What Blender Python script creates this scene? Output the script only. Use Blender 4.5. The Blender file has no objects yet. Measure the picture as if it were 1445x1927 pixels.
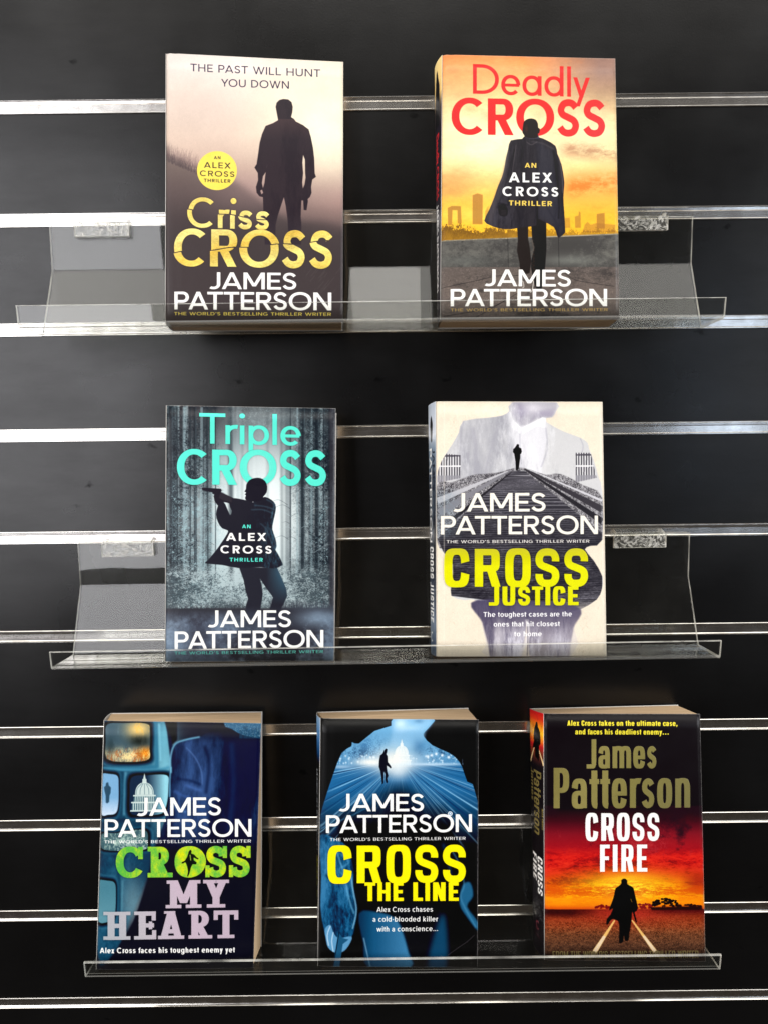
import bpy, bmesh, math, random
import numpy as np
from mathutils import Vector, Matrix

MM = 0.001
scene = bpy.context.scene
# ------------------------------------------------------------------ camera, world, lamps, exposure
cam_d = bpy.data.cameras.new("camera")
cam = bpy.data.objects.new("camera", cam_d)
scene.collection.objects.link(cam)
scene.camera = cam
RIGHT = Vector((0.9999315, -0.00158295, -0.0115971))
UP = Vector((0.0116986, 0.1034775, 0.994563))
FWD = Vector((0.0003743, 0.9946305, -0.103489))
m = Matrix.Identity(4)
for i in range(3):
    m[i][0] = RIGHT[i]; m[i][1] = UP[i]; m[i][2] = -FWD[i]
m[0][3], m[1][3], m[2][3] = -1.195 * MM, -632.19 * MM, -318.05 * MM
cam.matrix_world = m
cam_d.sensor_fit = 'HORIZONTAL'
cam_d.sensor_width = 36.0
cam_d.lens = 1219.12 / 1445 * 36.0
cam_d.clip_start = 0.01
cam_d.clip_end = 100
scene.render.resolution_x, scene.render.resolution_y = 767, 1024
scene.view_settings.view_transform = 'Standard'
scene.view_settings.look = 'None'
scene.view_settings.gamma = 1.0
scene.view_settings.exposure = 0.0

world = bpy.data.worlds.new("World")
scene.world = world
world.use_nodes = True
bgn = world.node_tree.nodes['Background']
bgn.inputs[0].default_value = (0.60, 0.50, 0.40, 1)
bgn.inputs[1].default_value = 0.07

def area(name, loc, target, sx, sy, radiance, col):
    l = bpy.data.lights.new(name, 'AREA')
    l.shape = 'RECTANGLE'; l.size = sx; l.size_y = sy
    l.energy = radiance * sx * sy * math.pi          # radiance in W/m2/sr
    l.color = col
    o = bpy.data.objects.new(name, l)
    scene.collection.objects.link(o)
    o.location = loc
    d = Vector(target) - Vector(loc)
    o.rotation_euler = d.to_track_quat('-Z', 'Y').to_euler()
    return o
# the shop's bright ceiling, shop windows to the left, added side fills, a slim window far right
area("ceiling_lamp", (-1.15, -1.75, 2.3), (-1.35, -1.75, -1), 2.2, 2.7, 3.5, (1.0, 0.965, 0.91))
area("ceiling_lamp", (1.2, -1.75, 2.3), (1.1, -1.75, -1), 2.2, 2.7, 3.2, (1.0, 0.965, 0.91))
area("window_lamp", (-1.50, -2.5, 0.12), (-1.5, 0, 0.12), 0.98, 2.0, 5.4, (0.965, 0.96, 1.0))
area("window_lamp", (-2.60, -2.5, 0.10), (-2.6, 0, 0.10), 1.06, 2.2, 6.8, (0.965, 0.96, 1.0))
area("added_left_fill", (-3.2, -1.5, 0.4), (0, -0.9, -0.2), 1.8, 2.0, 5.5, (1.0, 0.98, 0.95))  # added fill beyond the wall's mirror angle, brightens the book fronts
area("added_right_fill", (3.1, -1.35, 0.3), (0, 0, -0.4), 1.5, 2.0, 11.0, (0.93, 0.96, 1.0))  # unseen fill added on the right to light the covers
area("far_window_lamp", (1.5, -2.2, -0.1), (0.3, 0, -0.2), 0.14, 1.0, 5.0, (0.66, 0.80, 1.0))
# ------------------------------------------------------------------ flat print: outlines, lettering, raster
CW, CH, SS = 612, 936, 4

def winding_fill(polys, W, H):
    """polys: list of (Nx2 array in texels, sign). returns (x0,y0,alpha)"""
    allp = np.concatenate([p for p, s in polys])
    x0 = int(max(0, math.floor(allp[:, 0].min()) - 1)); x1 = int(min(W, math.ceil(allp[:, 0].max()) + 2))
    y0 = int(max(0, math.floor(allp[:, 1].min()) - 1)); y1 = int(min(H, math.ceil(allp[:, 1].max()) + 2))
    if x1 <= x0 or y1 <= y0: return None
    w, h = (x1 - x0) * SS, (y1 - y0) * SS
    diff = np.zeros((h, w + 1), np.int16)
    for p, sg in polys:
        q = (p - (x0, y0)) * SS
        xs, ys = q[:, 0], q[:, 1]
        xn, yn = np.roll(xs, -1), np.roll(ys, -1)
        ar = (xs * yn - xn * ys).sum()
        d0 = sg if ar > 0 else -sg
        for a, b, c, d in zip(xs, ys, xn, yn):
            if b == d: continue
            dr = d0 if d > b else -d0
            lo, hi = (b, d) if d > b else (d, b)
            r0 = max(0, int(math.ceil(lo - .5))); r1 = min(h, int(math.ceil(hi - .5)))
            if r1 <= r0: continue
            rr = np.arange(r0, r1)
            xc = a + (rr + .5 - b) * (c - a) / (d - b)
            ci = np.clip(np.ceil(xc - .5), 0, w).astype(int)
            diff[rr, ci] += dr
    ins = (np.cumsum(diff[:, :-1], 1) != 0)
    al = ins.reshape(y1 - y0, SS, x1 - x0, SS).mean((1, 3)).astype(np.float32)
    return x0, y0, al

def homography(src, dst):
    A = []
    for (x, y), (u, v) in zip(src, dst):
        A.append([x, y, 1, 0, 0, 0, -u * x, -u * y, -u]); A.append([0, 0, 0, x, y, 1, -v * x, -v * y, -v])
    return np.linalg.svd(np.array(A, float))[2][-1].reshape(3, 3)

def apply_h(M, P):
    P = np.asarray(P, float)
    q = np.c_[P, np.ones(len(P))] @ M.T
    return q[:, :2] / q[:, 2:3]

def fbm(seed, beta=1.1, sx=1., sy=1., W=CW, H=CH, lo=0.0):
    r = np.random.default_rng(seed)
    f = np.fft.rfft2(r.standard_normal((H, W)))
    ky = np.fft.fftfreq(H)[:, None] * H * sy; kx = np.fft.rfftfreq(W)[None] * W * sx
    k = np.hypot(kx, ky); k[0, 0] = 1
    a = k ** (-beta); a[k < lo] = 0; a[0, 0] = 0
    n = np.fft.irfft2(f * a, (H, W))
    return ((n - n.mean()) / n.std()).astype(np.float32)

def gblur(a, s):
    if s <= 0: return a
    p = int(3 * s) + 2
    b = np.pad(a, p, mode='edge')
    ky = np.fft.fftfreq(b.shape[0])[:, None]; kx = np.fft.rfftfreq(b.shape[1])[None]
    g = np.exp(-2 * (math.pi * s) ** 2 * (kx ** 2 + ky ** 2))
    return np.fft.irfft2(np.fft.rfft2(b) * g, b.shape)[p:-p, p:-p].astype(np.float32)

def smooth(pts, n=6, closed=True):
    P = np.array(pts, float); N = len(P); out = []
    rng = range(N) if closed else range(N - 1)
    for i in rng:
        if closed: p0, p1, p2, p3 = P[i - 1], P[i], P[(i + 1) % N], P[(i + 2) % N]
        else: p0, p1, p2, p3 = P[max(i - 1, 0)], P[i], P[i + 1], P[min(i + 2, N - 1)]
        for t in np.arange(n) / n:
            out.append(.5 * (2 * p1 + (p2 - p0) * t + (2 * p0 - 5 * p1 + 4 * p2 - p3) * t * t + (3 * p1 - p0 - 3 * p2 + p3) * t ** 3))
    if not closed: out.append(P[-1])
    return np.array(out)

def strip(pts, hw):
    P = np.array(pts, float)
    t = np.gradient(P, axis=0); t /= np.linalg.norm(t, axis=1)[:, None] + 1e-9
    nrm = np.c_[-t[:, 1], t[:, 0]]
    hw = np.asarray(hw)
    if hw.ndim: hw = hw[:, None]
    return np.concatenate([P + nrm * hw, (P - nrm * hw)[::-1]])

# ---- letter shapes, drawn from bars and superellipse bands (cap height = 1)
def sang(a, n):
    c, s = np.cos(a), np.sin(a)
    return np.sign(c) * np.abs(c) ** (2 / n), np.sign(s) * np.abs(s) ** (2 / n)

class Glyphs:
    def __init__(g, w=.17, h=None, k=1., n=2.15, xh=.72, cond=False, slab=False, sb=.075, single_a=False, seg=40):
        g.w, g.h, g.k, g.n, g.xh, g.cond, g.slab, g.sb, g.sa, g.seg = w, h or w * .9, k, n, xh, cond, slab, sb, single_a, seg
        g.cache = {}
    def rect(g, x0, y0, x1, y1): g.P.append((np.array([(x0, y0), (x1, y0), (x1, y1), (x0, y1)]), 1))
    def bar(g, x0, y0, x1, y1, w=None):
        w = w or g.w
        L = math.hypot(x1 - x0, y1 - y0); hw = w / 2 * L / abs(y1 - y0)
        g.P.append((np.array([(x0 - hw, y0), (x0 + hw, y0), (x1 + hw, y1), (x1 - hw, y1)]), 1))
    def ring(g, x0, y0, x1, y1, w=None, h=None):
        w = w or g.w; h = h or g.h
        cx, cy, rx, ry = (x0 + x1) / 2, (y0 + y1) / 2, (x1 - x0) / 2, (y1 - y0) / 2
        c, s = sang(np.linspace(0, 2 * math.pi, g.seg, endpoint=False), g.n)
        g.P.append((np.c_[cx + rx * c, cy + ry * s], 1)); g.P.append((np.c_[cx + (rx - w) * c, cy + (ry - h) * s], -1))
    def arc(g, x0, y0, x1, y1, a0, a1, w=None, h=None):
        w = w or g.w; h = h or g.h
        cx, cy, rx, ry = (x0 + x1) / 2, (y0 + y1) / 2, (x1 - x0) / 2, (y1 - y0) / 2
        c, s = sang(np.radians(np.linspace(a0, a1, max(6, int(g.seg * abs(a1 - a0) / 360)))), g.n)
        g.P.append((np.concatenate([np.c_[cx + rx * c, cy + ry * s], np.c_[cx + (rx - w) * c, cy + (ry - h) * s][::-1]]), 1))
    def ess(g, x0, x1, y1):
        if g.n > 3: pts = [(.985, .70), (.975, .83), (.82, .965), (.5, 1), (.18, .965), (.02, .83), (.03, .67), (.17, .575), (.5, .5), (.83, .425), (.97, .33), (.98, .17), (.82, .035), (.5, 0), (.18, .035), (.025, .17), (.015, .30)]
        elif g.slab: pts = [(.93, .72), (.85, .9), (.5, 1), (.14, .93), (.03, .75), (.17, .59), (.5, .51), (.86, .41), (.97, .24), (.86, .07), (.5, 0), (.15, .08), (.05, .26)]
        else: pts = [(.97, .84), (.76, .965), (.5, 1), (.2, .94), (.06, .76), (.17, .61), (.5, .515), (.84, .41), (.96, .24), (.82, .06), (.5, 0), (.2, .05), (.0, .19)]
        w, h = g.w, g.h
        q = smooth(pts, 4, False); q[:, 0] = x0 + w / 2 + q[:, 0] * (x1 - x0 - w); q[:, 1] = h / 2 + q[:, 1] * (y1 - h)
        g.P.append((strip(q, (w + h) / 4), 1))
        if g.slab:
            g.rect(x1 - w * .55, y1 * .62, x1, y1 + .01); g.rect(x0, -.01, x0 + w * .55, y1 * .38)
    def foot(g, cx, y, s=1.0):
        if g.slab:
            hw = g.w * s; h = g.h * .8
            g.rect(cx - hw, y if y == 0 else y - h, cx + hw, h if y == 0 else y)
    def glyph(g, ch):
        if ch in g.cache: return g.cache[ch]
        g.P = []; w, h, k, xh = g.w, g.h, g.k, g.xh
        ov = .015
        WG = dict(A=.98, B=.76, C=.97, D=.86, E=.66, F=.64, G=.98, H=.84, I=w / k, J=.60, K=.8, L=.6, M=1.02, N=.86, O=1.09, P=.72, R=.75, S=.69, T=.76, U=.83, V=.94, W=1.36, X=.86, Y=.88)
        WC = dict(A=.60, B=.52, C=.52, D=.52, E=.44, F=.42, G=.52, H=.53, I=w / k, J=.42, K=.55, L=.42, M=.68, N=.54, O=.53, P=.51, R=.53, S=.52, T=.46, U=.52, V=.57, W=.82, X=.58, Y=.57)
        if g.slab: WG.update(I=.4, S=.80, J=.7, E=.86, R=.98, A=1.06, H=1.08, T=.96, C=1.0, M=1.3, Y=1.05, O=1.06)
        W = (WC if g.cond else WG).get(ch, .6) * k
        sb = g.sb; l = r = sb
        e = g.w * .65 if g.slab else 0     # inset that leaves room for slabs
        if ch == ' ': adv = (.24 if g.cond else .32) * k + sb; g.cache[ch] = ([], adv); return g.cache[ch]
        if ch == 'A':
            g.bar(w * .55 + e * .5, 0, W / 2, 1, w * .98); g.bar(W - w * .55 - e * .5, 0, W / 2, 1, w * .98); g.rect(W * .22, .2, W * .78, .2 + h); l = r = sb * .2
            g.foot(w * .75 + e * .5, 0); g.foot(W - w * .75 - e * .5, 0)
            if g.slab: g.rect(W / 2 - w, 1 - h * .6, W / 2 + w * .6, 1)
        elif ch in 'BPRD':
            g.rect(e, 0, e + w, 1); g.foot(e + w * .6, 0); g.foot(e + w * .5, 1, .9)
            lo = {'B': .47, 'P': .38, 'R': .40, 'D': 0}[ch]
            def bowl(ya, yb, xr):
                rx = min((yb - ya) / 2 * (1.0 if not g.cond else .8), (xr - e - w) * .95) if ch != 'D' else (xr - w) * (.78 if not g.cond else .6)
                g.rect(e, yb - h, xr - rx, yb); g.rect(e, ya, xr - rx, ya + h)
                g.arc(xr - 2 * rx, ya, xr, yb, -90, 90)
            if ch == 'B': bowl(.5 - h / 2, 1, W * .94); bowl(0, .5 + h / 2, W)
            else: bowl(lo if ch != 'D' else 0, 1, W * (.97 if ch == 'R' else 1) - (e * .5 if g.slab else 0))
            if ch == 'R':
                if g.cond: g.bar(W - w * .52, 0, W * .60, lo + h * .7, w * 1.0)
                else: g.bar(W - w * .62 - e * .4, 0, W * .47, lo + h * .6, w)
                if g.slab: g.foot(W - w * .7, 0, .75)
            r = sb * .7
        elif ch in 'CG':
            a = 45 if not g.cond else math.degrees(math.asin(.34 ** (g.n / 2)))
            if g.slab: a = 32
            g.arc(0, -ov, W * 1.06 if not g.cond else W, 1 + ov, a, 360 - a)
            if g.slab: g.rect(W - w * .62, .60, W, 1.0)
            if ch == 'G': g.rect(W * .52, .5 - h, W * .97, .5); g.rect(W * .97 - w, .17, W * .97, .5)
            l = sb * .6; r = sb * .5
        elif ch in 'EFL':
            g.rect(e, 0, e + w, 1)
            if ch != 'F': g.rect(e, 0, W, h)
            if ch != 'L': g.rect(e, 1 - h, W * .98, 1); g.rect(e, .5 - h / 2, W * .9, .5 + h / 2)
            if g.slab:
                g.rect(0, 0, e, h * .8); g.rect(0, 1 - h * .8, e, 1); g.rect(W - w * .6, 0, W, .33); g.rect(W * .98 - w * .6, .67, W * .98, 1); g.rect(W * .66, .36, W * .66 + w * .5, .64)
            r = sb * .5
        elif ch == 'H':
            g.rect(e, 0, e + w, 1); g.rect(W - w - e, 0, W - e, 1); g.rect(e, .5 - h / 2, W - e, .5 + h / 2)
            for x in (e + w / 2, W - e - w / 2): g.foot(x, 0, 1.1); g.foot(x, 1, 1.1)
        elif ch == 'I': g.rect(0, 0, w, 1)
        elif ch == 'J':
            g.rect(W - w, .3, W, 1)
            if g.cond: g.arc(W - .84 * W, -ov, W, .62, -90, 0); g.rect(0, -ov, W * .58, h - ov)
            else: g.arc(W - 1.12 * W, -ov, W, .62, -125, 0)
            l = 0
        elif ch == 'M':
            g.rect(e * .7, 0, e * .7 + w, 1); g.rect(W - w - e * .7, 0, W - e * .7, 1); g.bar(W / 2, .18 if not g.cond else .1, e * .7 + w * .6, 1, w * .95); g.bar(W / 2, .18 if not g.cond else .1, W - e * .7 - w * .6, 1, w * .95)
            if g.slab:
                for x in (e * .7 + w / 2, W - e * .7 - w / 2): g.foot(x, 0, 1.1)
                g.rect(0, 1 - h * .8, w, 1); g.rect(W - w, 1 - h * .8, W, 1)
        elif ch == 'N': g.rect(0, 0, w, 1); g.rect(W - w, 0, W, 1); g.bar(W - w * .62, 0, w * .62, 1, w * .95)
        elif ch == 'O': g.ring(0, -ov, W, 1 + ov); l = r = sb * .6
        elif ch == 'S': g.ess(0, W, 1); l = r = sb * .55
        elif ch == 'T':
            g.rect(W / 2 - w / 2, 0, W / 2 + w / 2, 1); g.rect(0, 1 - h, W, 1); l = r = sb * .35; g.foot(W / 2, 0, 1.2)
            if g.slab: g.rect(0, .66, w * .6, 1); g.rect(W - w * .6, .66, W, 1)
        elif ch == 'U': g.rect(0, .35, w, 1); g.rect(W - w, .35, W, 1); g.arc(0, -ov, W, .75, 180, 360)
        elif ch == 'V': g.bar(W / 2, 0, w * .55, 1); g.bar(W / 2, 0, W - w * .55, 1); l = r = sb * .2
        elif ch == 'W':
            for a_, b_ in ((w * .5, .29 * W), (W / 2, .29 * W), (W / 2, .71 * W), (W - w * .5, .71 * W)): g.bar(b_, 0, a_, 1, w * .92)
            l = r = sb * .2
        elif ch == 'X': g.bar(w * .55, 0, W - w * .6, 1); g.bar(W - w * .55, 0, w * .6, 1); l = r = sb * .3
        elif ch == 'Y':
            g.bar(W / 2, .38, w * .55 + e * .5, 1, w); g.bar(W / 2, .38, W - w * .55 - e * .5, 1, w); g.rect(W / 2 - w / 2, 0, W / 2 + w / 2, .48); l = r = sb * .2; g.foot(W / 2, 0, 1.3); g.foot(w * .8 + e * .3, 1, .9); g.foot(W - w * .8 - e * .3, 1, .9)
        elif ch in ".…":
            d = w * 1.05
            for i in range(1 if ch == '.' else 3): g.rect(i * d * 1.9, 0, i * d * 1.9 + d, d)
            W = d * (1 if ch == '.' else 4.8)
        elif ch == ',': g.rect(0, 0, w, w); g.bar(w * .25, -w * .8, w * .6, .02, w * .6); W = w
        elif ch == "'": g.rect(0, .68, w * .9, 1); W = w * .9
        elif ch == '-': W = .3 * k; g.rect(0, .33, W, .33 + h)
        else:
            # lower case
            c = g.cond
            o = (.50 if c else .90) * xh / .72 * k * (.92 if not c else 1)   # round width
            if not c: o = xh * .96 * k
            nn = (.50 if c else .80 * xh) * k if not c else .50 * k
            xr = xh
            if ch == 'o': g.ring(0, -ov, o, xr + ov); W = o; l = r = sb * .6
            elif ch in 'bdpqg':
                g.ring(0, -ov, o, xr + ov); W = o; left = ch in 'bp'
                x0 = 0 if left else o - w
                y0 = -.3 if ch in 'pqg' else 0; y1 = 1.02 if ch in 'bd' else xr
                if c or True: g.rect(x0, y0 if ch != 'g' else -.1, x0 + w, y1)
                if ch == 'g': g.arc(0, -.33, o, .35, 205, 360)
                l, r = (sb, sb * .6) if left else (sb * .6, sb)
            elif ch == 'a':
                if g.sa: g.ring(0, -ov, o, xr + ov); g.rect(o - w, 0, o, xr); W = o
                else:
                    W = nn; g.rect(W - w, 0, W, xr * .68); g.arc(0, xr * .1, W, xr + ov, 0, 155 if not c else 170)
                    g.ring(0, -ov, W * 1.02 if not c else W, xr * .60, w, h * .9)
                l = sb * .6
            elif ch == 'c': a_ = 48 if not c else math.degrees(math.asin(.30 ** (g.n / 2))); g.arc(0, -ov, o * 1.02, xr + ov, a_, 360 - a_); W = o * .92; l = sb * .6; r = sb * .4
            elif ch == 'e':
                g.arc(0, -ov, o, xr + ov, 0, 318 if not c else 345); g.rect(w * .6, xr / 2 - h * .45, o - w * .3, xr / 2 + h * .4); W = o; l = r = sb * .6
                if c: g.rect(o - w, xr * .5 - h * .45, o, xr * .62)
            elif ch == 'f': W = .36 * k if not c else .30 * k; g.rect(W * .25, 0, W * .25 + w, .8); g.arc(W * .25, .5, W * .25 + W * 1.5, 1.02, 62, 180); g.rect(0, xr - h, W, xr); l = r = sb * .3
            elif ch in 'hn':
                W = nn; g.rect(0, 0, w, 1.02 if ch == 'h' else xr); g.rect(W - w, 0, W, xr * .6); g.arc(0, xr * .1, W, xr + ov, 0, 165)
            elif ch == 'm':
                W = nn * 1.62; m_ = W / 2
                g.rect(0, 0, w, xr); g.rect(m_ - w / 2, 0, m_ + w / 2, xr * .6); g.rect(W - w, 0, W, xr * .6)
                g.arc(0, xr * .1, m_ + w / 2, xr + ov, 0, 165); g.arc(m_ - w / 2, xr * .1, W, xr + ov, 0, 165)
            elif ch == 'i':
                g.rect(0, 0, w, xr); W = w
                if c: g.rect(0, .86, w, 1.02)
                else:
                    a_ = np.linspace(0, 2 * math.pi, 20, endpoint=False); g.P.append((np.c_[w / 2 + w * .62 * np.cos(a_), .93 + w * .62 * np.sin(a_)], 1))
            elif ch == 'l': g.rect(0, 0, w, 1.02); W = w
            elif ch == 'k': W = nn; g.rect(0, 0, w, 1.02); g.bar(w * .9, xr * .3, W - w * .55, xr); g.bar(W - w * .5, 0, w * 1.3, xr * .6)
            elif ch == 'r': W = .36 * k if not c else .34 * k; g.rect(0, 0, w, xr); g.arc(0, xr * .1, W * 1.75, xr + ov, 80, 165, w, h * 1.1); r = 0
            elif ch == 's': W = .60 * xh / .72 * k if not c else .46 * k; g.ess(0, W, xr); l = r = sb * .5
            elif ch == 't': W = .38 * k if not c else .32 * k; g.rect(W * .2, .2, W * .2 + w, .93); g.arc(W * .2, -ov, W * .2 + W * 1.3, .45, 180, 268); g.rect(0, xr - h, W, xr); l = r = sb * .3
            elif ch == 'u': W = nn; g.rect(W - w, 0, W, xr); g.rect(0, xr * .4, w, xr); g.arc(0, -ov, W, xr * .9, 180, 350)
            elif ch == 'w':
                W = xh * 1.35 * k * (.75 if c else 1)
                for a_, b_ in ((w * .5, .29 * W), (W / 2, .29 * W), (W / 2, .71 * W), (W - w * .5, .71 * W)): g.bar(b_, 0, a_, xr, w * .9)
                l = r = sb * .2
            elif ch == 'x': W = nn; g.bar(w * .55, 0, W - w * .6, xr); g.bar(W - w * .55, 0, w * .6, xr); l = r = sb * .2
            elif ch == 'y': W = nn * 1.05; g.bar(W / 2, 0, w * .55, xr); g.bar(W * .28, -.32, W - w * .55, xr); l = r = sb * .2
            else: g.rect(0, 0, .3, xr); W = .3
        P = [(p + (l, 0), s) for p, s in g.P]
        g.cache[ch] = (P, W + l + r)
        return g.cache[ch]
    def layout(g, s, track=0., kern=True):
        x = 0; out = []
        for i, ch in enumerate(s):
            P, adv = g.glyph(ch)
            out.append((x, P)); x += adv + track
            if kern and i + 1 < len(s) and (ch + s[i + 1]) in ('PA', 'AT', 'TA', 'AV', 'LT', 'Tr', 'YO', 'TO', 'LY', 'WA', 'JA', 'LD'): x -= .08 * (0 if s[i:i + 2] == 'JA' else 1)
        xs = [(p[:, 0] + o) for o, P in out for p, _ in P]
        return out, min(a.min() for a in xs), max(a.max() for a in xs)

class Print:
    """one printed sheet; coordinates are those of `quad` (TL,TR,BR,BL)"""
    def __init__(c, quad, W=CW, H=CH, base=(20, 20, 20)):
        c.W, c.H = W, H
        c.M = homography(quad, [(0, 0), (W, 0), (W, H), (0, H)])
        g = np.mgrid[0:H, 0:W]
        inv = np.linalg.inv(c.M)
        q = np.stack([g[1] + .5, g[0] + .5, np.ones((H, W))], -1) @ inv.T
        c.X = (q[..., 0] / q[..., 2]).astype(np.float32); c.Y = (q[..., 1] / q[..., 2]).astype(np.float32)
        c.img = np.zeros((H, W, 3), np.float32) + np.array(base, np.float32) / 255
        c.foil = np.zeros((H, W), np.float32); c.clip = None
        c.s = W / abs(quad[1][0] - quad[0][0])
    def grad(c, stops, v=None):
        v = c.Y if v is None else v
        xs = [s[0] for s in stops]
        c.img = np.stack([np.interp(v, xs, [s[1][i] / 255 for s in stops]) for i in range(3)], -1).astype(np.float32)
    def mix(c, a, col):
        if isinstance(col, tuple): col = np.array(col, np.float32) / 255
        a = np.clip(a, 0, 1)[..., None]
        c.img = c.img * (1 - a) + col * a
    def add(c, a, col): c.img = c.img + a[..., None] * np.array(col, np.float32) / 255
    def mul(c, a): c.img = c.img * a[..., None]
    def glow(c, x, y, rx, ry, col, amt=1., p=2.):
        d = ((c.X - x) / rx) ** 2 + ((c.Y - y) / ry) ** 2
        a = amt * np.exp(-d ** (p / 2))
        c.mix(a if c.clip is None else a * c.clip, col)
    def mask(c, polys, blur=0.):
        r = winding_fill([(apply_h(c.M, p), s) for p, s in polys], c.W, c.H)
        a = np.zeros((c.H, c.W), np.float32)
        if r is not None: a[r[1]:r[1] + r[2].shape[0], r[0]:r[0] + r[2].shape[1]] = r[2]
        return gblur(a, blur * c.s) if blur else a
    def poly(c, pts, col, blur=0., amt=1., sm=0, holes=()):
        P = [(smooth(pts, sm) if sm else np.array(pts, float), 1)] + [(np.array(h, float), -1) for h in holes]
        a = c.mask(P, blur) * amt
        c.mix(a, col); return a
    def line(c, pts, wd, col, blur=0., amt=1., w1=None, sm=0):
        P = smooth(pts, sm, False) if sm else np.array(pts, float)
        hw = np.linspace(wd, w1 if w1 is not None else wd, len(P)) / 2
        return c.poly(strip(P, hw), col, blur, amt)
    def tmask(c, s, G, a, b, h, track=0., up=None):
        out, x0, x1 = G.layout(s, track)
        a, b = np.array(a, float), np.array(b, float)
        ux = (b - a) / (x1 - x0)
        uy = np.array([0, -h]) if up is None else np.array(up, float) * h
        M = np.zeros((c.H, c.W), np.float32)
        for o, P in out:
            if not P: continue
            r = winding_fill([(apply_h(c.M, a + (p[:, :1] + o - x0) * ux + p[:, 1:] * uy), s_) for p, s_ in P], c.W, c.H)
            if r is None: continue
            x, y, al = r
            v = M[y:y + al.shape[0], x:x + al.shape[1]]
            np.maximum(v, al, out=v)
        return M
    def text(c, s, G, a, b, h, col, track=0., foil=0., shadow=0., up=None):
        M = c.tmask(s, G, a, b, h, track, up)
        if shadow: c.mix(gblur(M, 4 * c.s) * shadow, (0, 0, 0))
        c.mix(M, col)
        if foil: c.foil = np.maximum(c.foil, M * foil)
        return M
    def wear(c, seed, amt=.35):
        H, W = c.H, c.W
        n = fbm(seed, .8, 1, 1, W, H)
        yy, xx = np.mgrid[0:H, 0:W]
        e = np.minimum(np.minimum(xx, W - 1 - xx), np.minimum(yy, H - 1 - yy))
        k = np.clip(1 - e / np.maximum(1.6 + 1.6 * n, .3), 0, 1) * amt
        c.mix(k, (205, 200, 192))
        r = np.random.default_rng(seed)
        g = fbm(seed + 1, .35, 1, 1, W, H)
        c.mul(1 + .013 * g)
    def to_image(c, name):
        im = bpy.data.images.new(name, c.W, c.H, alpha=False)
        buf = np.ones((c.H, c.W, 4), np.float32)
        v = np.clip(c.img, 0, 1)
        lin = np.where(v < .04045, v / 12.92, ((v + .055) / 1.055) ** 2.4)
        lin = np.clip(lin - .0125, .0012, 1)         # ink tone without the sheen of the laminate over it
        v = np.where(lin < .0031308, lin * 12.92, 1.055 * lin ** (1 / 2.4) - .055)
        buf[..., :3] = v[::-1]
        im.pixels.foreach_set(buf.ravel()); im.update(); im.pack()
        fm = None
        if c.foil.max() > 0:
            fm = bpy.data.images.new(name + "_foil", c.W, c.H, alpha=False)
            fm.colorspace_settings.name = 'Non-Color'
            buf = np.ones((c.H, c.W, 4), np.float32); buf[..., :3] = gblur(c.foil, .6)[::-1, :, None]
            fm.pixels.foreach_set(np.clip(buf, 0, 1).ravel()); fm.update(); fm.pack()
        return im, fm
# ------------------------------------------------------------------ the seven printed covers
G_AUTH = Glyphs(w=.165, k=1.0, n=2.1, sb=.055)
G_SMALL = Glyphs(w=.21, k=.95, n=2.1, sb=.08)
G_TAG = Glyphs(w=.17, k=1.0, n=2.1, sb=.05)
G_WIDE = Glyphs(w=.225, h=.16, k=1.02, n=2.1, sb=.05)
G_THIN = Glyphs(w=.125, h=.115, k=1.0, n=2.1, xh=.66, sb=.06, single_a=True)
G_CRISS = Glyphs(w=.165, h=.14, k=1.0, n=2.1, xh=.62, sb=.06)
G_DIN = Glyphs(w=.215, h=.17, k=1.25, n=3.6, sb=.09, cond=True)
G_DIN2 = Glyphs(w=.24, h=.18, k=1.2, n=3.4, sb=.08, cond=True)
G_SLAB = Glyphs(w=.265, h=.19, k=.92, n=2.2, sb=.06, slab=True)
G_SLAB2 = Glyphs(w=.22, h=.155, k=.80, n=2.2, sb=.05, slab=True)
G_LOW = Glyphs(w=.165, k=.86, n=2.1, xh=.74, sb=.07)
G_LOWB = Glyphs(w=.20, k=.84, n=2.1, xh=.74, sb=.07)
G_COND = Glyphs(w=.21, h=.15, k=1.0, n=3.2, xh=.74, sb=.07, cond=True)
G_CONDB = Glyphs(w=.22, h=.17, k=1.05, n=3.0, xh=.74, sb=.07, cond=True)
G_FIRE = Glyphs(w=.19, h=.14, k=.95, n=3.4, sb=.075, cond=True)
WHITE = (250, 248, 242)
TAGLINE = "THE WORLD'S BESTSELLING THRILLER WRITER"
R0 = np.random.default_rng(3)

def grass(c, x0, x1, yf, hmax, n, col, seed, wd=2.2, amt=.9):
    r = np.random.default_rng(seed); P = []
    for i in range(n):
        x = r.uniform(x0, x1); y = yf(x) + r.uniform(-4, 14); h = hmax * r.uniform(.25, 1); dx = r.normal(0, .28) * h
        P.append((strip(smooth([(x, y), (x + dx * .3, y - h * .6), (x + dx, y - h)], 3, False), np.linspace(wd, .4, 7) / 2), 1))
    M = np.zeros((c.H, c.W), np.float32)
    for p, s in P:
        q = winding_fill([(apply_h(c.M, p), 1)], c.W, c.H)
        if q is None: continue
        x, y, al = q; v = M[y:y + al.shape[0], x:x + al.shape[1]]; np.maximum(v, al, out=v)
    c.mix(M * amt, col)

def hit(cx, cy, rx, ry, n=28):
    a = np.linspace(0, 2 * math.pi, n, endpoint=False)
    return np.c_[cx + rx * np.cos(a), cy + ry * np.sin(a)]

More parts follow.
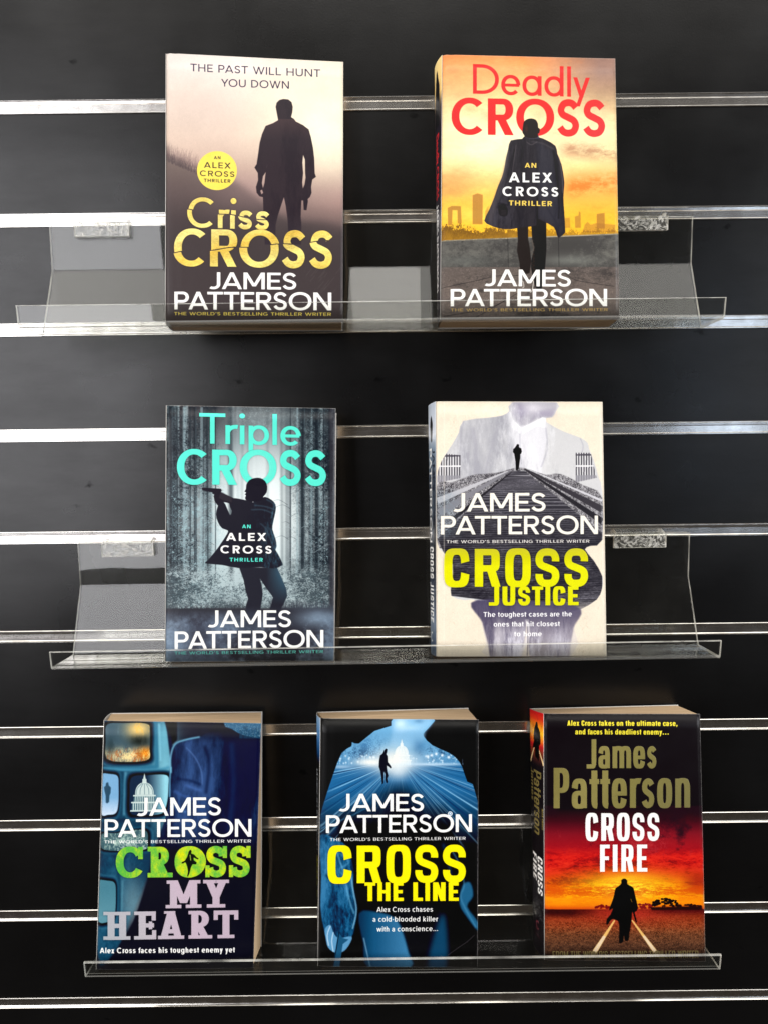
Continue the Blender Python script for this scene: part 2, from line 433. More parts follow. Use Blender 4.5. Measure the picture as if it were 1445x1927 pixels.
def cover_dusk(quad):
    c = Print(quad); X, Y = c.X, c.Y
    c.grad([(60, (230, 219, 212)), (300, (232, 215, 201)), (600, (222, 198, 180)), (820, (192, 164, 148)), (1000, (146, 120, 114)), (1180, (98, 82, 80)), (1330, (70, 62, 62)), (1900, (66, 63, 62))])
    c.mix(np.clip((X - 500) / 800, 0, 1) * np.clip((1100 - Y) / 500, 0, 1) * .55, (252, 236, 212))
    c.glow(1180, 500, 420, 330, (255, 242, 206), .9, 2)
    c.glow(1130, 540, 150, 190, (255, 250, 222), .95, 1.8)
    c.glow(330, 420, 330, 200, (208, 186, 174), .4)
    n = fbm(11, 1.5, 1.6, 1)
    c.mul(1 + .022 * n)
    # hillside running down from the left, dark and soft
    hill = [(40, 720), (110, 742), (190, 772), (280, 830), (360, 872), (520, 905), (640, 985), (760, 1080), (900, 1170), (1290, 1260), (1290, 1900), (40, 1900)]
    m_ = c.mask([(smooth(hill, 4), 1)], 22)
    c.mix(m_ * np.interp(Y, [700, 1000, 1250], [.62, .72, .9]), (66, 58, 59))
    c.glow(640, 960, 260, 160, (168, 138, 134), .35)
    grass(c, 75, 300, lambda x: 735 + (x - 75) * .42, 105, 170, (96, 76, 80), 5, 2.4, .55)
    grass(c, 75, 330, lambda x: 765 + (x - 75) * .45, 60, 200, (60, 50, 56), 6, 2.6, .6)
    c.mix(np.clip((X - 950) / 350, 0, 1) * np.clip(1 - np.abs(Y - 1060) / 220, 0, 1) * .45, (190, 150, 140))
    # standing man seen from behind
    man = [(806, 420), (812, 392), (830, 374), (856, 367), (888, 370), (910, 388), (918, 420), (915, 455), (907, 488), (926, 500), (938, 517), (985, 541), (1022, 570), (1036, 620), (1050, 690), (1058, 760), (1062, 862), (1070, 884), (1046, 902), (1038, 950), (1041, 990), (1030, 1018), (1016, 1030), (1017, 1048), (1008, 1105), (990, 1103), (986, 1040), (975, 1040), (972, 1100), (970, 1150), (974, 1190), (972, 1330), (893, 1330), (888, 1230), (884, 1165), (872, 1075), (860, 1018), (845, 1062), (820, 1140), (805, 1200), (802, 1330), (735, 1330), (728, 1180), (722, 1018), (698, 1012), (680, 988), (676, 950), (690, 905), (688, 858), (666, 822), (680, 800), (690, 735), (700, 660), (716, 600), (740, 546), (790, 527), (822, 508), (815, 470)]
    h1 = [(758, 740), (750, 800), (742, 850), (722, 880), (715, 925), (722, 960), (732, 925), (738, 870), (748, 815)]
    h2 = [(986, 738), (998, 770), (999, 855), (1002, 890), (995, 935), (984, 962), (980, 920), (986, 860), (981, 790)]
    h3 = [(704, 975), (716, 968), (724, 990), (712, 1000)]
    a = c.poly(man, (40, 33, 40), .8, 1, holes=(h1, h2, h3))
    c.mix(a * np.clip((640 - Y) / 150, 0, 1) * np.clip(Y - 500, 0, 1) * .22, (140, 100, 90))
    c.mix(a * np.clip(.5 + .5 * fbm(17, 1.3, 1, 2.5), 0, 1) * .16, (92, 74, 74))
    c.mix(a * np.clip((Y - 1130) / 150, 0, 1) * .6, (58, 51, 57))
    ink = (52, 44, 66)
    g = Glyphs(w=.135, k=1.0, n=2.1, sb=.075)
    c.text("THE PAST WILL HUNT", g, (240, 181), (1098, 221), 50, ink, .07)
    c.text("YOU DOWN", g, (445, 283), (893, 299), 50, ink, .07)
    yel = (240, 214, 84)
    a = c.poly(hit(417, 842, 133, 129, 60), yel)
    c.mix(a * np.clip(.5 + .4 * fbm(23, 1.3), 0, 1) * .2, (252, 238, 140))
    for s, p, q, h in (("AN", (397, 766), (441, 767), 20), ("ALEX", (331, 823), (508, 829), 38), ("CROSS", (304, 877), (533, 885), 36), ("THRILLER", (330, 917), (507, 923), 22)):
        c.text(s, Glyphs(w=.16 if h > 30 else .2, n=2.1, sb=.06), p, q, h, (62, 52, 50), .16)
    gold = np.stack([np.interp(Y + .25 * X, [1200, 1330, 1480, 1620, 1750], v) / 255 for v in ((238, 250, 230, 252, 242), (212, 232, 192, 234, 212), (112, 142, 84, 136, 100))], -1).astype(np.float32)
    gold = gold * (1 + .05 * fbm(29, .9, 3, 1))[..., None]
    def cracked(s, G, p, q, h, l0, l1, sh):
        Ma = c.tmask(s, G, p, q, h); Mb = c.tmask(s, G, (p[0] + sh, p[1]), (q[0] + sh, q[1]), h)
        yl = l0[1] + (X - l0[0]) * (l1[1] - l0[1]) / (l1[0] - l0[0]) + 5 * np.sin(X / 47.)
        M = np.where(Y < yl - 3, Ma, 0) + np.where(Y > yl + 3, Mb, 0)
        c.mix(gblur(M, 3) * .55, (25, 20, 22)); c.mix(M, gold); c.foil = np.maximum(c.foil, M * .8)
    cracked("Criss", G_CRISS, (226, 1214), (768, 1236), 196, (228, 1102), (770, 1172), -7)
    cracked("CROSS", G_WIDE, (130, 1470), (1182, 1488), 244, (130, 1382), (1180, 1306), -8)
    c.text("JAMES", G_AUTH, (366, 1622), (941, 1627), 110, WHITE)
    c.text("PATTERSON", G_AUTH, (132, 1756), (1170, 1763), 117, WHITE)
    c.text(TAGLINE, G_TAG, (130, 1794), (1168, 1799), 21, (238, 214, 96), .10)
    r = np.random.default_rng(8)
    for i in range(16):
        x = r.uniform(1000, 1200); y = r.uniform(1500, 1700); L = r.uniform(20, 90)
        c.line([(x, y), (x + L * .8, y - L)], 1.3, (128, 122, 120), 0, .45)
    c.wear(41)
    return c

def cover_sunset_coat(quad):
    c = Print(quad); X, Y = c.X, c.Y
    c.grad([(70, (236, 146, 92)), (200, (238, 168, 104)), (360, (246, 204, 140)), (520, (250, 224, 166)), (700, (250, 230, 172)), (880, (240, 198, 118)), (1000, (240, 186, 84)), (1120, (248, 190, 60)), (1250, (250, 186, 46)), (1900, (90, 80, 76))])
    n = fbm(51, 1.6, 2.4, 1); n2 = fbm(52, 1.3, 3.2, 1)
    c.mix(np.clip((X - 650) / 500, 0, 1) * np.clip((520 - Y) / 330, 0, 1) * .85, (150, 124, 118))
    c.mix(np.clip(n * .5 + .2, 0, 1) * np.clip((1000 - Y) / 700, 0, 1) * .55, (232, 128, 70))
    c.glow(520, 640, 330, 170, (255, 246, 206), .75)
    c.glow(1060, 560, 160, 110, (255, 238, 190), .7)
    c.glow(230, 560, 150, 120, (255, 240, 190), .5)
    band = np.exp(-((Y - 700 - (X - 1050) * .12) / 55) ** 2) * np.clip((X - 860) / 90, 0, 1)
    c.mix(band * np.clip(.5 + n2 * .5, 0, 1) * .85, (178, 130, 96))
    c.mix(np.exp(-((Y - 900 - 30 * n) / 40) ** 2) * np.clip((500 - X) / 300, 0, 1) * .5, (206, 142, 84))
    c.mix(np.exp(-((Y - 950 + (X - 900) * .10) / 75) ** 2) * np.clip((X - 880) / 90, 0, 1) * np.clip(.55 + n2 * .5, 0, 1) * .9, (232, 120, 48))
    c.glow(330, 1120, 300, 60, (255, 214, 90), .8)
    c.mul(1 + .03 * n2)
    # skyline
    def tower(pts, amt=.8, col=(168, 112, 52)):
        a = c.poly(pts, col, 1.5, amt)
        c.mix(a * (np.sin(X * .9) > .2) * .12, (110, 74, 44))
    tower([(148, 1075), (175, 1062), (235, 1066), (240, 1180), (214, 1180), (212, 1092), (180, 1090), (176, 1190), (150, 1190)], .72)
    tower([(312, 992), (345, 980), (380, 990), (378, 1185), (312, 1185)], .72)
    tower([(395, 1100), (418, 1062), (418, 1160), (395, 1160)], .45)
    tower([(915, 1145), (955, 1142), (958, 1210), (915, 1210)], .45)
    tower([(988, 1135), (1012, 1128), (1015, 1098), (1026, 1110), (1028, 1210), (990, 1210)], .6)
    tower([(1132, 1118), (1184, 1110), (1186, 1215), (1132, 1215)], .7)
    tower([(1052, 1190), (1072, 1168), (1092, 1190), (1128, 1178), (1254, 1190), (1254, 1240), (1040, 1240)], .5)
    t = np.interp(X, [90, 250, 400, 600, 900, 1260], [1190, 1200, 1205, 1225, 1232, 1215]) + 16 * fbm(55, .9, .5, .5)
    c.mix(np.clip((Y - t) / 9, 0, 1) * np.clip(1.05 - (Y - t) / 220, 0, 1) * (Y < 1300) * np.interp(X, [90, 500, 800, 1260], [.9, .8, .5, .45]), (92, 62, 30))
    # parapet and street
    ytop = np.interp(X, [90, 1260], [1292, 1248])
    w = np.clip(Y - ytop, 0, 1)
    c.img = c.img * (1 - w[..., None]) + w[..., None] * (np.array([70, 68, 66]) / 255)
    c.mix(np.clip(1 - np.abs(Y - ytop - 4) / 6, 0, 1) * .8, (226, 204, 160))
    wall = w * (Y < 1475)
    c.mix(wall * np.clip(.35 * fbm(57, 1.1, 2, 1) + .1, 0, 1), (104, 102, 96))
    c.glow(960, 1425, 190, 34, (134, 136, 128), .55); c.glow(250, 1430, 200, 36, (96, 98, 94), .5)
    c.mix(wall * np.clip((Y - 1290) / 60, 0, 1) * np.clip((1370 - Y) / 80, 0, 1) * .4, (50, 48, 48))
    for x in (545, 880): c.line([(x, 1275), (x + 4, 1470)], 3, (34, 32, 33), .5, .8)
    road = np.clip((Y - 1468) / 6, 0, 1)
    c.img = c.img * (1 - road[..., None]) + road[..., None] * (np.stack([np.interp(Y, [1470, 1640, 1830], v) for v in ((88, 98, 84), (80, 88, 78), (76, 82, 76))], -1) / 255)
    c.mix(road * np.clip(fbm(58, .35, 1.2, .8) * .28 + .12, 0, 1), (146, 130, 120))
    c.mix(road * np.clip(fbm(59, 1.2, 3, 1) * .4, 0, .8), (44, 42, 42))
    for pts in ([(100, 1612), (300, 1570), (480, 1530), (640, 1528)], [(120, 1800), (420, 1745), (620, 1640)], [(640, 1560), (880, 1500), (1000, 1560), (1250, 1600)], [(300, 1830), (520, 1700)]):
        c.line(pts, 3.5, (34, 32, 34), .6, .75, sm=5)
    red = np.stack([np.interp(X + Y, [400, 1300, 1800], v) / 255 for v in ((212, 222, 214), (42, 46, 60), (44, 44, 62))], -1).astype(np.float32)
    M = c.tmask("Deadly", G_THIN, (315, 325), (1087, 350), 193); c.mix(M, red)
    M = c.tmask("CROSS", G_WIDE, (174, 590), (1187, 608), 238); c.mix(M, red)
    # walking man in a long dark coat
    ct = (45, 42, 47)
    legs = [(600, 1100), (612, 1290), (606, 1360), (622, 1440), (628, 1500), (660, 1520), (690, 1510), (700, 1430), (692, 1350), (680, 1280), (680, 1100)]
    legs2 = [(695, 1100), (706, 1280), (722, 1340), (700, 1430), (700, 1480), (715, 1560), (735, 1620), (770, 1618), (778, 1540), (792, 1470), (800, 1360), (800, 1100)]
    coat = [(566, 632), (640, 622), (664, 600), (750, 612), (795, 628), (860, 668), (872, 720), (900, 790), (917, 890), (918, 930), (912, 1010), (918, 1110), (924, 1222), (920, 1245), (882, 1275), (868, 1250), (850, 1205), (780, 1166), (742, 1150), (732, 1195), (640, 1205), (560, 1218), (488, 1212), (430, 1192), (390, 1162), (420, 1095), (455, 1010), (482, 930), (508, 870), (524, 810), (532, 760), (548, 690)]
    c.poly(legs, (38, 33, 32), 1.2); c.poly(legs2, (30, 26, 28), 1.2)
    for k in range(9): c.line([(716 + k, 1290 + k * 24), (700 + (k % 3) * 7, 1302 + k * 24), (722, 1316 + k * 24)], 3, (120, 88, 62), 1, .32, sm=3)
    a = c.poly(smooth(coat, 2), ct, .8)
    c.mix(a * np.clip(fbm(61, 1.4, .7, 2.2) * .3 + .1, 0, 1) * .9, (72, 70, 80))
    c.mix(a * np.clip(fbm(63, 1.2, .6, 2.2) * .4, 0, 1), (30, 28, 34))
    for pts in ([(742, 700), (735, 900), (740, 1150)], [(600, 660), (560, 800), (520, 960), (470, 1080)], [(850, 700), (872, 830), (880, 1000), (860, 1140)], [(760, 1010), (820, 1100), (880, 1200)]):
        c.line(pts, 8, (26, 24, 30), 4, .7, sm=5)
    for pts in ([(552, 700), (530, 800), (506, 900)], [(700, 640), (770, 650), (850, 690)]): c.line(pts, 6, (104, 96, 100), 4, .5, sm=5)
    c.poly([(735, 640), (745, 900), (745, 1140), (800, 1165), (850, 1200), (885, 1265), (918, 1240), (900, 1120), (870, 960), (850, 800), (840, 700)], (66, 68, 82), 14, .32)
    c.poly([(560, 690), (545, 800), (500, 930), (470, 1060), (440, 1180), (400, 1160), (455, 1010), (508, 870), (535, 740)], (86, 78, 80), 7, .4)
    for pts, w in (([(590, 690), (575, 820), (560, 940), (548, 1060)], 7), ([(846, 700), (862, 820), (876, 940), (884, 1060), (880, 1150)], 7), ([(545, 1060), (500, 1045), (480, 1050)], 6), ([(742, 1000), (738, 1180)], 6)): c.line(pts, w, (20, 18, 24), 2.5, .8, sm=6)
    for pts, w in (([(882, 740), (903, 860), (908, 980)], 5), ([(668, 640), (700, 660), (740, 640)], 4), ([(600, 660), (586, 760), (574, 850)], 4)): c.line(pts, w, (118, 110, 112), 2, .55, sm=6)
    c.poly([(482, 1060), (520, 1050), (545, 1085), (538, 1130), (495, 1128), (484, 1100)], (30, 27, 32), 2, sm=3)
    for k in range(4): c.line([(498, 1092 + k * 9), (535, 1098 + k * 9)], 2.4, (92, 82, 84), .8, .5)
    c.poly([(662, 590), (742, 590), (756, 618), (700, 622), (664, 614)], (66, 66, 84), 1.5)
    c.poly([(646, 540), (652, 510), (675, 492), (704, 488), (730, 497), (744, 522), (746, 548), (757, 556), (754, 582), (744, 588), (742, 612), (700, 618), (664, 610), (650, 592), (642, 576)], (34, 26, 26), .9, sm=2)
    c.glow(668, 556, 10, 26, (80, 56, 46), .5)
    yl = (240, 206, 92)
    for s, p, q, h, col in (("AN", (657, 811), (734, 812), 32, yl), ("ALEX", (552, 907), (838, 910), 65, WHITE), ("CROSS", (510, 997), (879, 1003), 62, WHITE), ("THRILLER", (552, 1060), (838, 1066), 33, yl)):
        c.text(s, G_SMALL, p, q, h, col, .14 if h > 50 else .1)
    c.text("JAMES", G_AUTH, (392, 1597), (962, 1602), 112, WHITE)
    c.line([(612, 1596), (640, 1560), (652, 1600), (640, 1612)], 4, (220, 214, 205), .6, .9, sm=4)
    c.line([(716, 1560), (708, 1620), (694, 1642)], 5, (226, 220, 210), .6, .9, sm=4)
    c.text("PATTERSON", G_AUTH, (167, 1733), (1201, 1733), 116, WHITE)
    c.text(TAGLINE, G_TAG, (167, 1768), (1206, 1766), 20, (192, 160, 96), .10)
    c.wear(71)
    return c

def cover_forest(quad):
    c = Print(quad); X, Y = c.X, c.Y
    c.grad([(60, (62, 66, 70)), (300, (92, 104, 108)), (560, (150, 166, 168)), (760, (196, 210, 210)), (1000, (190, 206, 208)), (1200, (170, 190, 192)), (1340, (146, 166, 170)), (1440, (40, 41, 47)), (1900, (48, 52, 62))])
    top = Y < 1420
    c.glow(710, 760, 320, 480, (236, 244, 242), .95, 2)
    edge = np.clip((np.abs(X - 660) - 230) / 330, 0, 1)
    c.mix(edge * top * .88, (34, 38, 44))
    c.mix(np.clip((420 - Y) / 420, 0, 1) * np.clip((620 - X) / 260, 0, 1) * .9, (58, 54, 58))
    r = np.random.default_rng(5)
    for i in range(42):       # trunks, straight and hazy
        x = r.uniform(90, 1190); d = abs(x - 690) / 500
        wdt = r.uniform(6, 30) * (.4 + d)
        if 560 < x < 850: wdt *= .5
        col = (48, 56, 62) if r.random() < .62 else (150, 168, 172)
        c.line([(x, 60), (x + r.uniform(-8, 8), 1240)], wdt, col, 3 + 5 * (1 - d), .28 + .45 * min(d, 1))
    for i in range(12):
        x = r.choice([r.uniform(100, 340), r.uniform(940, 1180)])
        c.line([(x, 300), (x + r.uniform(-6, 6), 1220)], r.uniform(3, 8), (150, 172, 178), 2, .5)
    f1 = fbm(81, .75, 1.1, .8); f2 = fbm(82, .7, 1.3, .7); f3 = fbm(83, 1.7)
    side = np.clip((np.abs(X - 690) - 170) / 250, 0, 1) * top
    c.mix(side * np.clip((f1 + f3 * .9) * .7 - .1, 0, 1), (28, 33, 39))
    c.mix(side * np.clip((f2 - f3 * .5) * .9 - .75, 0, 1) * np.clip((Y - 100) / 500, .25, 1), (158, 190, 196))
    c.mix(np.exp(-((X - 1040) / 150) ** 2) * np.clip((600 - Y) / 250, 0, 1) * np.clip(f2 * .8 - .2, 0, 1) * .8, (118, 140, 144))
    c.mix(np.exp(-((X - 680) / 170) ** 2) * np.clip((430 - Y) / 200, 0, 1) * np.clip(f1 * .7, 0, 1) * .6, (150, 166, 168))
    for x, wd, dk in ((108, 26, 1), (150, 12, 1), (196, 18, 0), (238, 9, 1), (268, 20, 1), (312, 16, 0), (350, 10, 1), (405, 7, 1), (900, 9, 1), (945, 12, 0), (985, 20, 1), (1040, 12, 0), (1075, 26, 1), (1120, 10, 1), (1160, 24, 1)):
        c.line([(x, 90), (x + r.uniform(-5, 5), 1235)], wd, (30, 35, 41) if dk else (146, 168, 174), 1.4, .62 if dk else .5)
        c.line([(x + wd * .35, 90), (x + wd * .35, 1230)], wd * .22, (120, 142, 150), 1, .35)
    c.mix(side * np.clip((fbm(87, .8, 1.4, .8) + f3 * .8) * .9 - .7, 0, 1), (30, 35, 41)); c.mix(side * np.clip(fbm(88, .75, 1.5, .7) * .9 - .9, 0, 1) * np.clip((Y - 350) / 300, 0, 1), (170, 200, 206))
    # undergrowth, frosted and bright, with a dark foot
    ug = np.clip((Y - 1120) / 80, 0, 1) * top
    f4 = fbm(84, .8, 1.7, .8)
    c.mix(ug * np.clip(.45 + f4 * .45, 0, 1) * .95, (176, 192, 194))
    c.mix(ug * np.clip(-f4 * .9 - .2, 0, 1) * .8, (62, 74, 80))
    c.mix(np.clip((Y - 1290) / 130, 0, 1) * top * np.clip(.4 - f2 * .6, 0, 1) * .6, (90, 104, 108))
    for i in range(46):
        x = r.choice([r.uniform(90, 420), r.uniform(880, 1190)]); y = r.uniform(700, 1330); s = r.choice([-1, 1])
        L = r.uniform(30, 130)
        c.line([(x, y), (x + s * L * .5, y - L * .28), (x + s * L, y - L * .12)], 3.2, (186, 206, 210) if r.random() < .6 else (44, 52, 58), .5, .6, .8, sm=4)
    c.mix(np.clip((X - 1145) / 18, 0, 1) * top * .75, (52, 50, 56))
    yg = lambda x: 1428 - 30 * abs(math.sin(x / 200.))
    c.mix(np.clip((Y - 1420) / 16, 0, 1) * .95, (48, 47, 54))
    grass(c, 80, 620, lambda x: 1440, 55, 260, (52, 52, 58), 9, 3.2, .9)
    grass(c, 760, 1190, lambda x: 1430, 75, 240, (52, 54, 62), 10, 3.2, .9)
    mist = np.clip((Y - 1430) / 90, 0, 1)
    m1 = fbm(85, 1.7, 1.2, 1)
    c.mix(mist * np.clip(.14 + m1 * .3, 0, 1), (110, 132, 154))
    c.glow(1080, 1490, 140, 60, (150, 176, 198), .6); c.glow(140, 1620, 110, 110, (140, 162, 184), .5); c.glow(500, 1560, 160, 50, (104, 124, 148), .45)
    c.mix(mist * np.clip(fbm(89, 1.3, 1.6, 1) * .5 - .1, 0, 1) * .6, (150, 172, 194))
    c.mix(mist * np.clip((X - 100) / 200, 0, 1) * np.clip((520 - X) / 160, 0, 1) * .3, (60, 60, 76))
    teal = (92, 232, 208)
    g = Glyphs(w=.135, h=.12, k=1.0, n=2.1, xh=.62, sb=.06, single_a=True)
    c.text("Triple", g, (297, 330), (968, 345), 202, teal, 0, .3, .35)
    c.text("CROSS", G_WIDE, (149, 600), (1134, 612), 232, teal, 0, .3, .45)
    c.glow(690, 490, 70, 70, (206, 214, 214), .5)
    # aiming man, side on
    jacket = [(500, 690), (606, 706), (690, 700), (730, 684), (775, 705), (800, 735), (802, 775), (786, 850), (780, 900), (800, 960), (808, 1010), (800, 1035), (815, 1060), (848, 1128), (838, 1142), (790, 1160), (700, 1150), (560, 1156), (450, 1135), (338, 1124), (352, 1105), (410, 1035), (445, 985), (480, 930), (486, 906), (448, 892), (420, 850), (408, 800), (418, 750), (440, 705), (470, 735), (500, 805), (512, 776), (500, 750)]
    legs = [(560, 1150), (590, 1235), (604, 1310), (620, 1360), (606, 1400), (604, 1480), (700, 1500), (700, 1440), (716, 1330), (710, 1270), (697, 1225), (740, 1290), (784, 1350), (775, 1385), (764, 1425), (750, 1520), (820, 1520), (830, 1440), (862, 1380), (878, 1340), (870, 1290), (840, 1220), (812, 1155)]
    a = c.poly(legs, (42, 42, 50), 1)
    c.mix(a * np.clip((X - 740) / 110, 0, 1) * np.clip((1400 - Y) / 200, 0, 1) * .7, (68, 112, 134))
    c.mix(a * np.clip((Y - 1400) / 100, 0, 1) * .5, (62, 64, 74))
    c.poly([(600, 1440), (700, 1450), (690, 1560), (600, 1560)], (58, 62, 74), 14, .8); c.poly([(740, 1480), (830, 1480), (830, 1560), (740, 1560)], (58, 62, 74), 14, .8)
    a = c.poly(smooth(jacket, 2), (37, 36, 44), .8)
    fold = np.clip((X - 640) / 110, 0, 1)
    c.mix(a * fold * np.clip(fbm(86, 1.1, .8, 2.4) * .5 + .1, 0, 1) * .75, (60, 100, 120))
    for pts in ([(640, 770), (720, 770), (795, 800)], [(660, 740), (730, 748), (800, 770)], [(740, 700), (790, 740), (770, 830)], [(735, 880), (760, 950), (795, 1030)], [(760, 890), (790, 960), (806, 1020)], [(700, 860), (735, 900), (740, 1000)]):
        c.line(pts, 6, (84, 124, 144), 3, .4, sm=5)
    c.line([(650, 720), (664, 700), (690, 690)], 7, (226, 234, 232), 1, .9, sm=4)
    c.poly([(312, 626), (322, 622), (440, 630), (446, 640), (440, 655), (520, 690), (515, 730), (445, 715), (420, 742), (398, 712), (392, 680), (396, 668), (382, 662), (384, 655), (318, 641)], (37, 34, 42), .8)
    c.poly([(440, 650), (512, 688), (512, 720), (452, 705), (425, 690)], (52, 48, 54), 2, .8)
    head = [(608, 655), (596, 650), (606, 632), (608, 604), (628, 574), (662, 560), (700, 560), (732, 580), (746, 615), (742, 655), (720, 684), (700, 712), (640, 716), (606, 704), (600, 690), (606, 675), (598, 668)]
    c.poly(head, (34, 32, 40), .8, sm=2)
    for s, p, q, h, col in (("AN", (580, 892), (637, 893), 25, teal), ("ALEX", (474, 975), (740, 977), 53, WHITE), ("CROSS", (437, 1057), (775, 1061), 52, WHITE), ("THRILLER", (497, 1112), (717, 1114), 25, teal)):
        c.text(s, G_SMALL, p, q, h, col, .14 if h > 50 else .12)
    c.text("JAMES", G_AUTH, (353, 1547), (903, 1549), 112, WHITE)
    c.text("PATTERSON", G_AUTH, (133, 1691), (1117, 1685), 117, WHITE)
    c.text(TAGLINE, G_TAG, (132, 1727), (1115, 1722), 20, (104, 206, 190), .10)
    c.wear(91, .6)
    return c

def cover_cream(quad):
    c = Print(quad); X, Y = c.X, c.Y
    n = fbm(101, 1.2); ns = fbm(102, .5)
    c.img = np.ones_like(c.img) * (np.array([239, 226, 204]) / 255) * (1 + .012 * n + .012 * ns)[..., None]
    c.mix(np.clip(fbm(103, .9) - 1.9, 0, 1) * .5, (206, 186, 158))
    body = [(640, 95), (935, 95), (930, 150), (905, 188), (862, 196), (868, 225), (980, 285), (1090, 325), (1140, 360), (1150, 400), (1180, 470), (1215, 590), (1238, 680), (1238, 1000), (1160, 1040), (1120, 1065), (1180, 1140), (1240, 1250), (1235, 1330), (1200, 1400), (1100, 1460), (1052, 1475), (1052, 1600), (1030, 1775), (480, 1775), (470, 1700), (440, 1560), (410, 1405), (330, 1400), (240, 1370), (245, 1280), (250, 1160), (190, 1080), (150, 1010), (146, 640), (150, 560), (180, 470), (245, 370), (290, 290), (320, 215), (480, 195), (575, 180), (620, 150)]
    B = c.mask([(smooth(body, 2), 1)], 1.5)
    c.mix(B * .95, (208, 207, 208))
    # pale suit: jacket, shirt, collar, jaw
    c.poly([(575, 190), (600, 260), (620, 420), (700, 560), (830, 560), (870, 330), (862, 196), (720, 240)], (226, 224, 228), 4, .9)
    c.poly([(640, 95), (935, 95), (930, 140), (900, 190), (800, 200), (735, 240), (690, 250), (640, 180)], (186, 182, 190), 4, .95)
    c.poly([(640, 95), (700, 95), (716, 180), (700, 246), (660, 210), (640, 170)], (150, 144, 160), 10, .6); c.poly([(800, 150), (930, 130), (905, 188), (800, 200), (740, 238)], (158, 152, 168), 8, .6); c.glow(770, 130, 60, 30, (222, 218, 224), .8)
    c.glow(690, 150, 60, 50, (150, 142, 166), .5); c.glow(860, 165, 60, 18, (160, 150, 172), .5)
    c.poly([(575, 190), (628, 150), (640, 200), (700, 262), (690, 300), (610, 240)], (238, 236, 238), 2); c.poly([(862, 196), (840, 190), (700, 262), (708, 305), (800, 250), (856, 262)], (240, 238, 240), 2)
    for pts, w in (([(575, 190), (520, 330), (480, 470), (465, 560)], 12), ([(862, 260), (870, 400), (830, 520)], 9), ([(575, 200), (590, 250), (560, 330)], 7), ([(320, 215), (300, 330), (310, 480)], 9), ([(1090, 330), (1110, 380), (1100, 430)], 6), ([(690, 300), (692, 400), (700, 500)], 5), ([(380, 260), (400, 400), (395, 560)], 22)):
        c.line(pts, w, (166, 162, 176), w * .35, .6, sm=6)
    c.mix(B * np.clip(fbm(104, 1.5, .8, 1.8) * .35 + .08, 0, 1) * (Y < 620), (166, 165, 172)); c.mix(B * np.clip(fbm(110, 1.3, .8, 1.8) * .3, 0, 1) * (Y < 620), (236, 235, 236))
    # railway through a bridge
    low = np.clip((Y - 560) / 30, 0, 1) * B
    hill = c.mask([(smooth([(146, 640), (240, 620), (380, 570), (470, 562), (560, 552), (640, 528), (720, 525), (860, 570), (960, 565), (1110, 640), (1236, 720), (1238, 1050), (146, 1050)], 3), 1)], 2) * B
    f = fbm(105, .45)
    c.mix(hill * .8, (112, 108, 112)); c.mix(hill * np.clip(f * .7, 0, 1), (206, 204, 206)); c.mix(hill * np.clip(-f * .8, 0, 1), (40, 38, 42))
    for x0, x1, y0, y1, k in ((205, 300, 430, 560, 6), (1060, 1160, 425, 560, 7)):
        q = c.mask([(np.array([(x0 - 55 if x0 < 600 else x0, y0 + (90 if x0 < 600 else 0)), (x0, y0), (x1, y0 + 10 * (x0 < 600)), (x1 + (40 if x0 > 600 else 0), y1 + 30), (x0 - 55 * (x0 < 600), y1 + 60)]), 1)], 1) * B
        c.mix(q * .6, (228, 226, 228))
        c.mix(q * (np.sin((X - x0) * 2 * math.pi / 17) > -.1) * .85, (58, 55, 62))
        c.mix(q * (np.abs(Y - 512) < 5), (232, 230, 230)); c.mix(q * (np.abs(Y - (y0 + 14)) < 6) * .8, (70, 66, 74)); c.mix(q * np.clip((Y - 570) / 6, 0, 1) * .8, (150, 148, 154))
    trk = c.mask([(np.array([(628, 545), (722, 545), (1238, 960), (1238, 1420), (1052, 1475), (240, 1370), (190, 1080), (150, 990)]), 1)], 1.5)
    trk = trk * B
    c.mix(trk, (52, 50, 56))
    ph = 1 / np.maximum(Y - 505, 20) * 5200
    sl = np.where(Y < 800, np.sin(ph * 3.3), np.sin(Y * .42 + 1.5 * fbm(106, 1.2, 5, 1)))
    c.mix(trk * np.clip(sl, 0, 1) * np.interp(Y, [540, 700, 900, 1400], [.75, .55, .32, .3]), (176, 172, 178))
    c.mix(trk * np.clip(fbm(107, .8, 9, .6) * .6 - .1, 0, 1) * .55, (150, 146, 156))
    c.mix(trk * np.clip((Y - 820) / 200, 0, 1) * np.clip(.6 - fbm(108, 1.3, 3, 1) * .3, 0, 1) * .65, (30, 28, 34))
    for pts, w0, w1, col in (([(625, 540), (160, 820)], 10, 50, (132, 130, 136)), ([(638, 548), (250, 860)], 4, 26, (40, 38, 42)), ([(610, 545), (150, 740)], 6, 40, (196, 194, 198)), ([(715, 530), (1238, 880)], 6, 40, (42, 40, 44)), ([(722, 530), (1238, 800)], 8, 44, (58, 55, 60)), ([(728, 526), (1238, 742)], 4, 16, (210, 208, 212))):
        w_ = c.mask([(strip(np.array([np.array(pts[0]) + (np.array(pts[1]) - pts[0]) * t for t in np.linspace(0, 1, 8)]), np.linspace(w0, w1, 8) / 2), 1)], 1) * B
        c.mix(w_ * .95, col)
    c.mix(np.clip((Y - 640) / 60, 0, 1) * np.clip((1010 - Y) / 60, 0, 1) * np.clip((330 - X) / 120, 0, 1) * B * np.clip(.5 + f * .5, 0, 1) * .6, (120, 140, 152))
    # trousers fading out below
    tr = np.clip((Y - 1400) / 120, 0, 1) * B
    c.mix(tr * .95, (228, 216, 202))
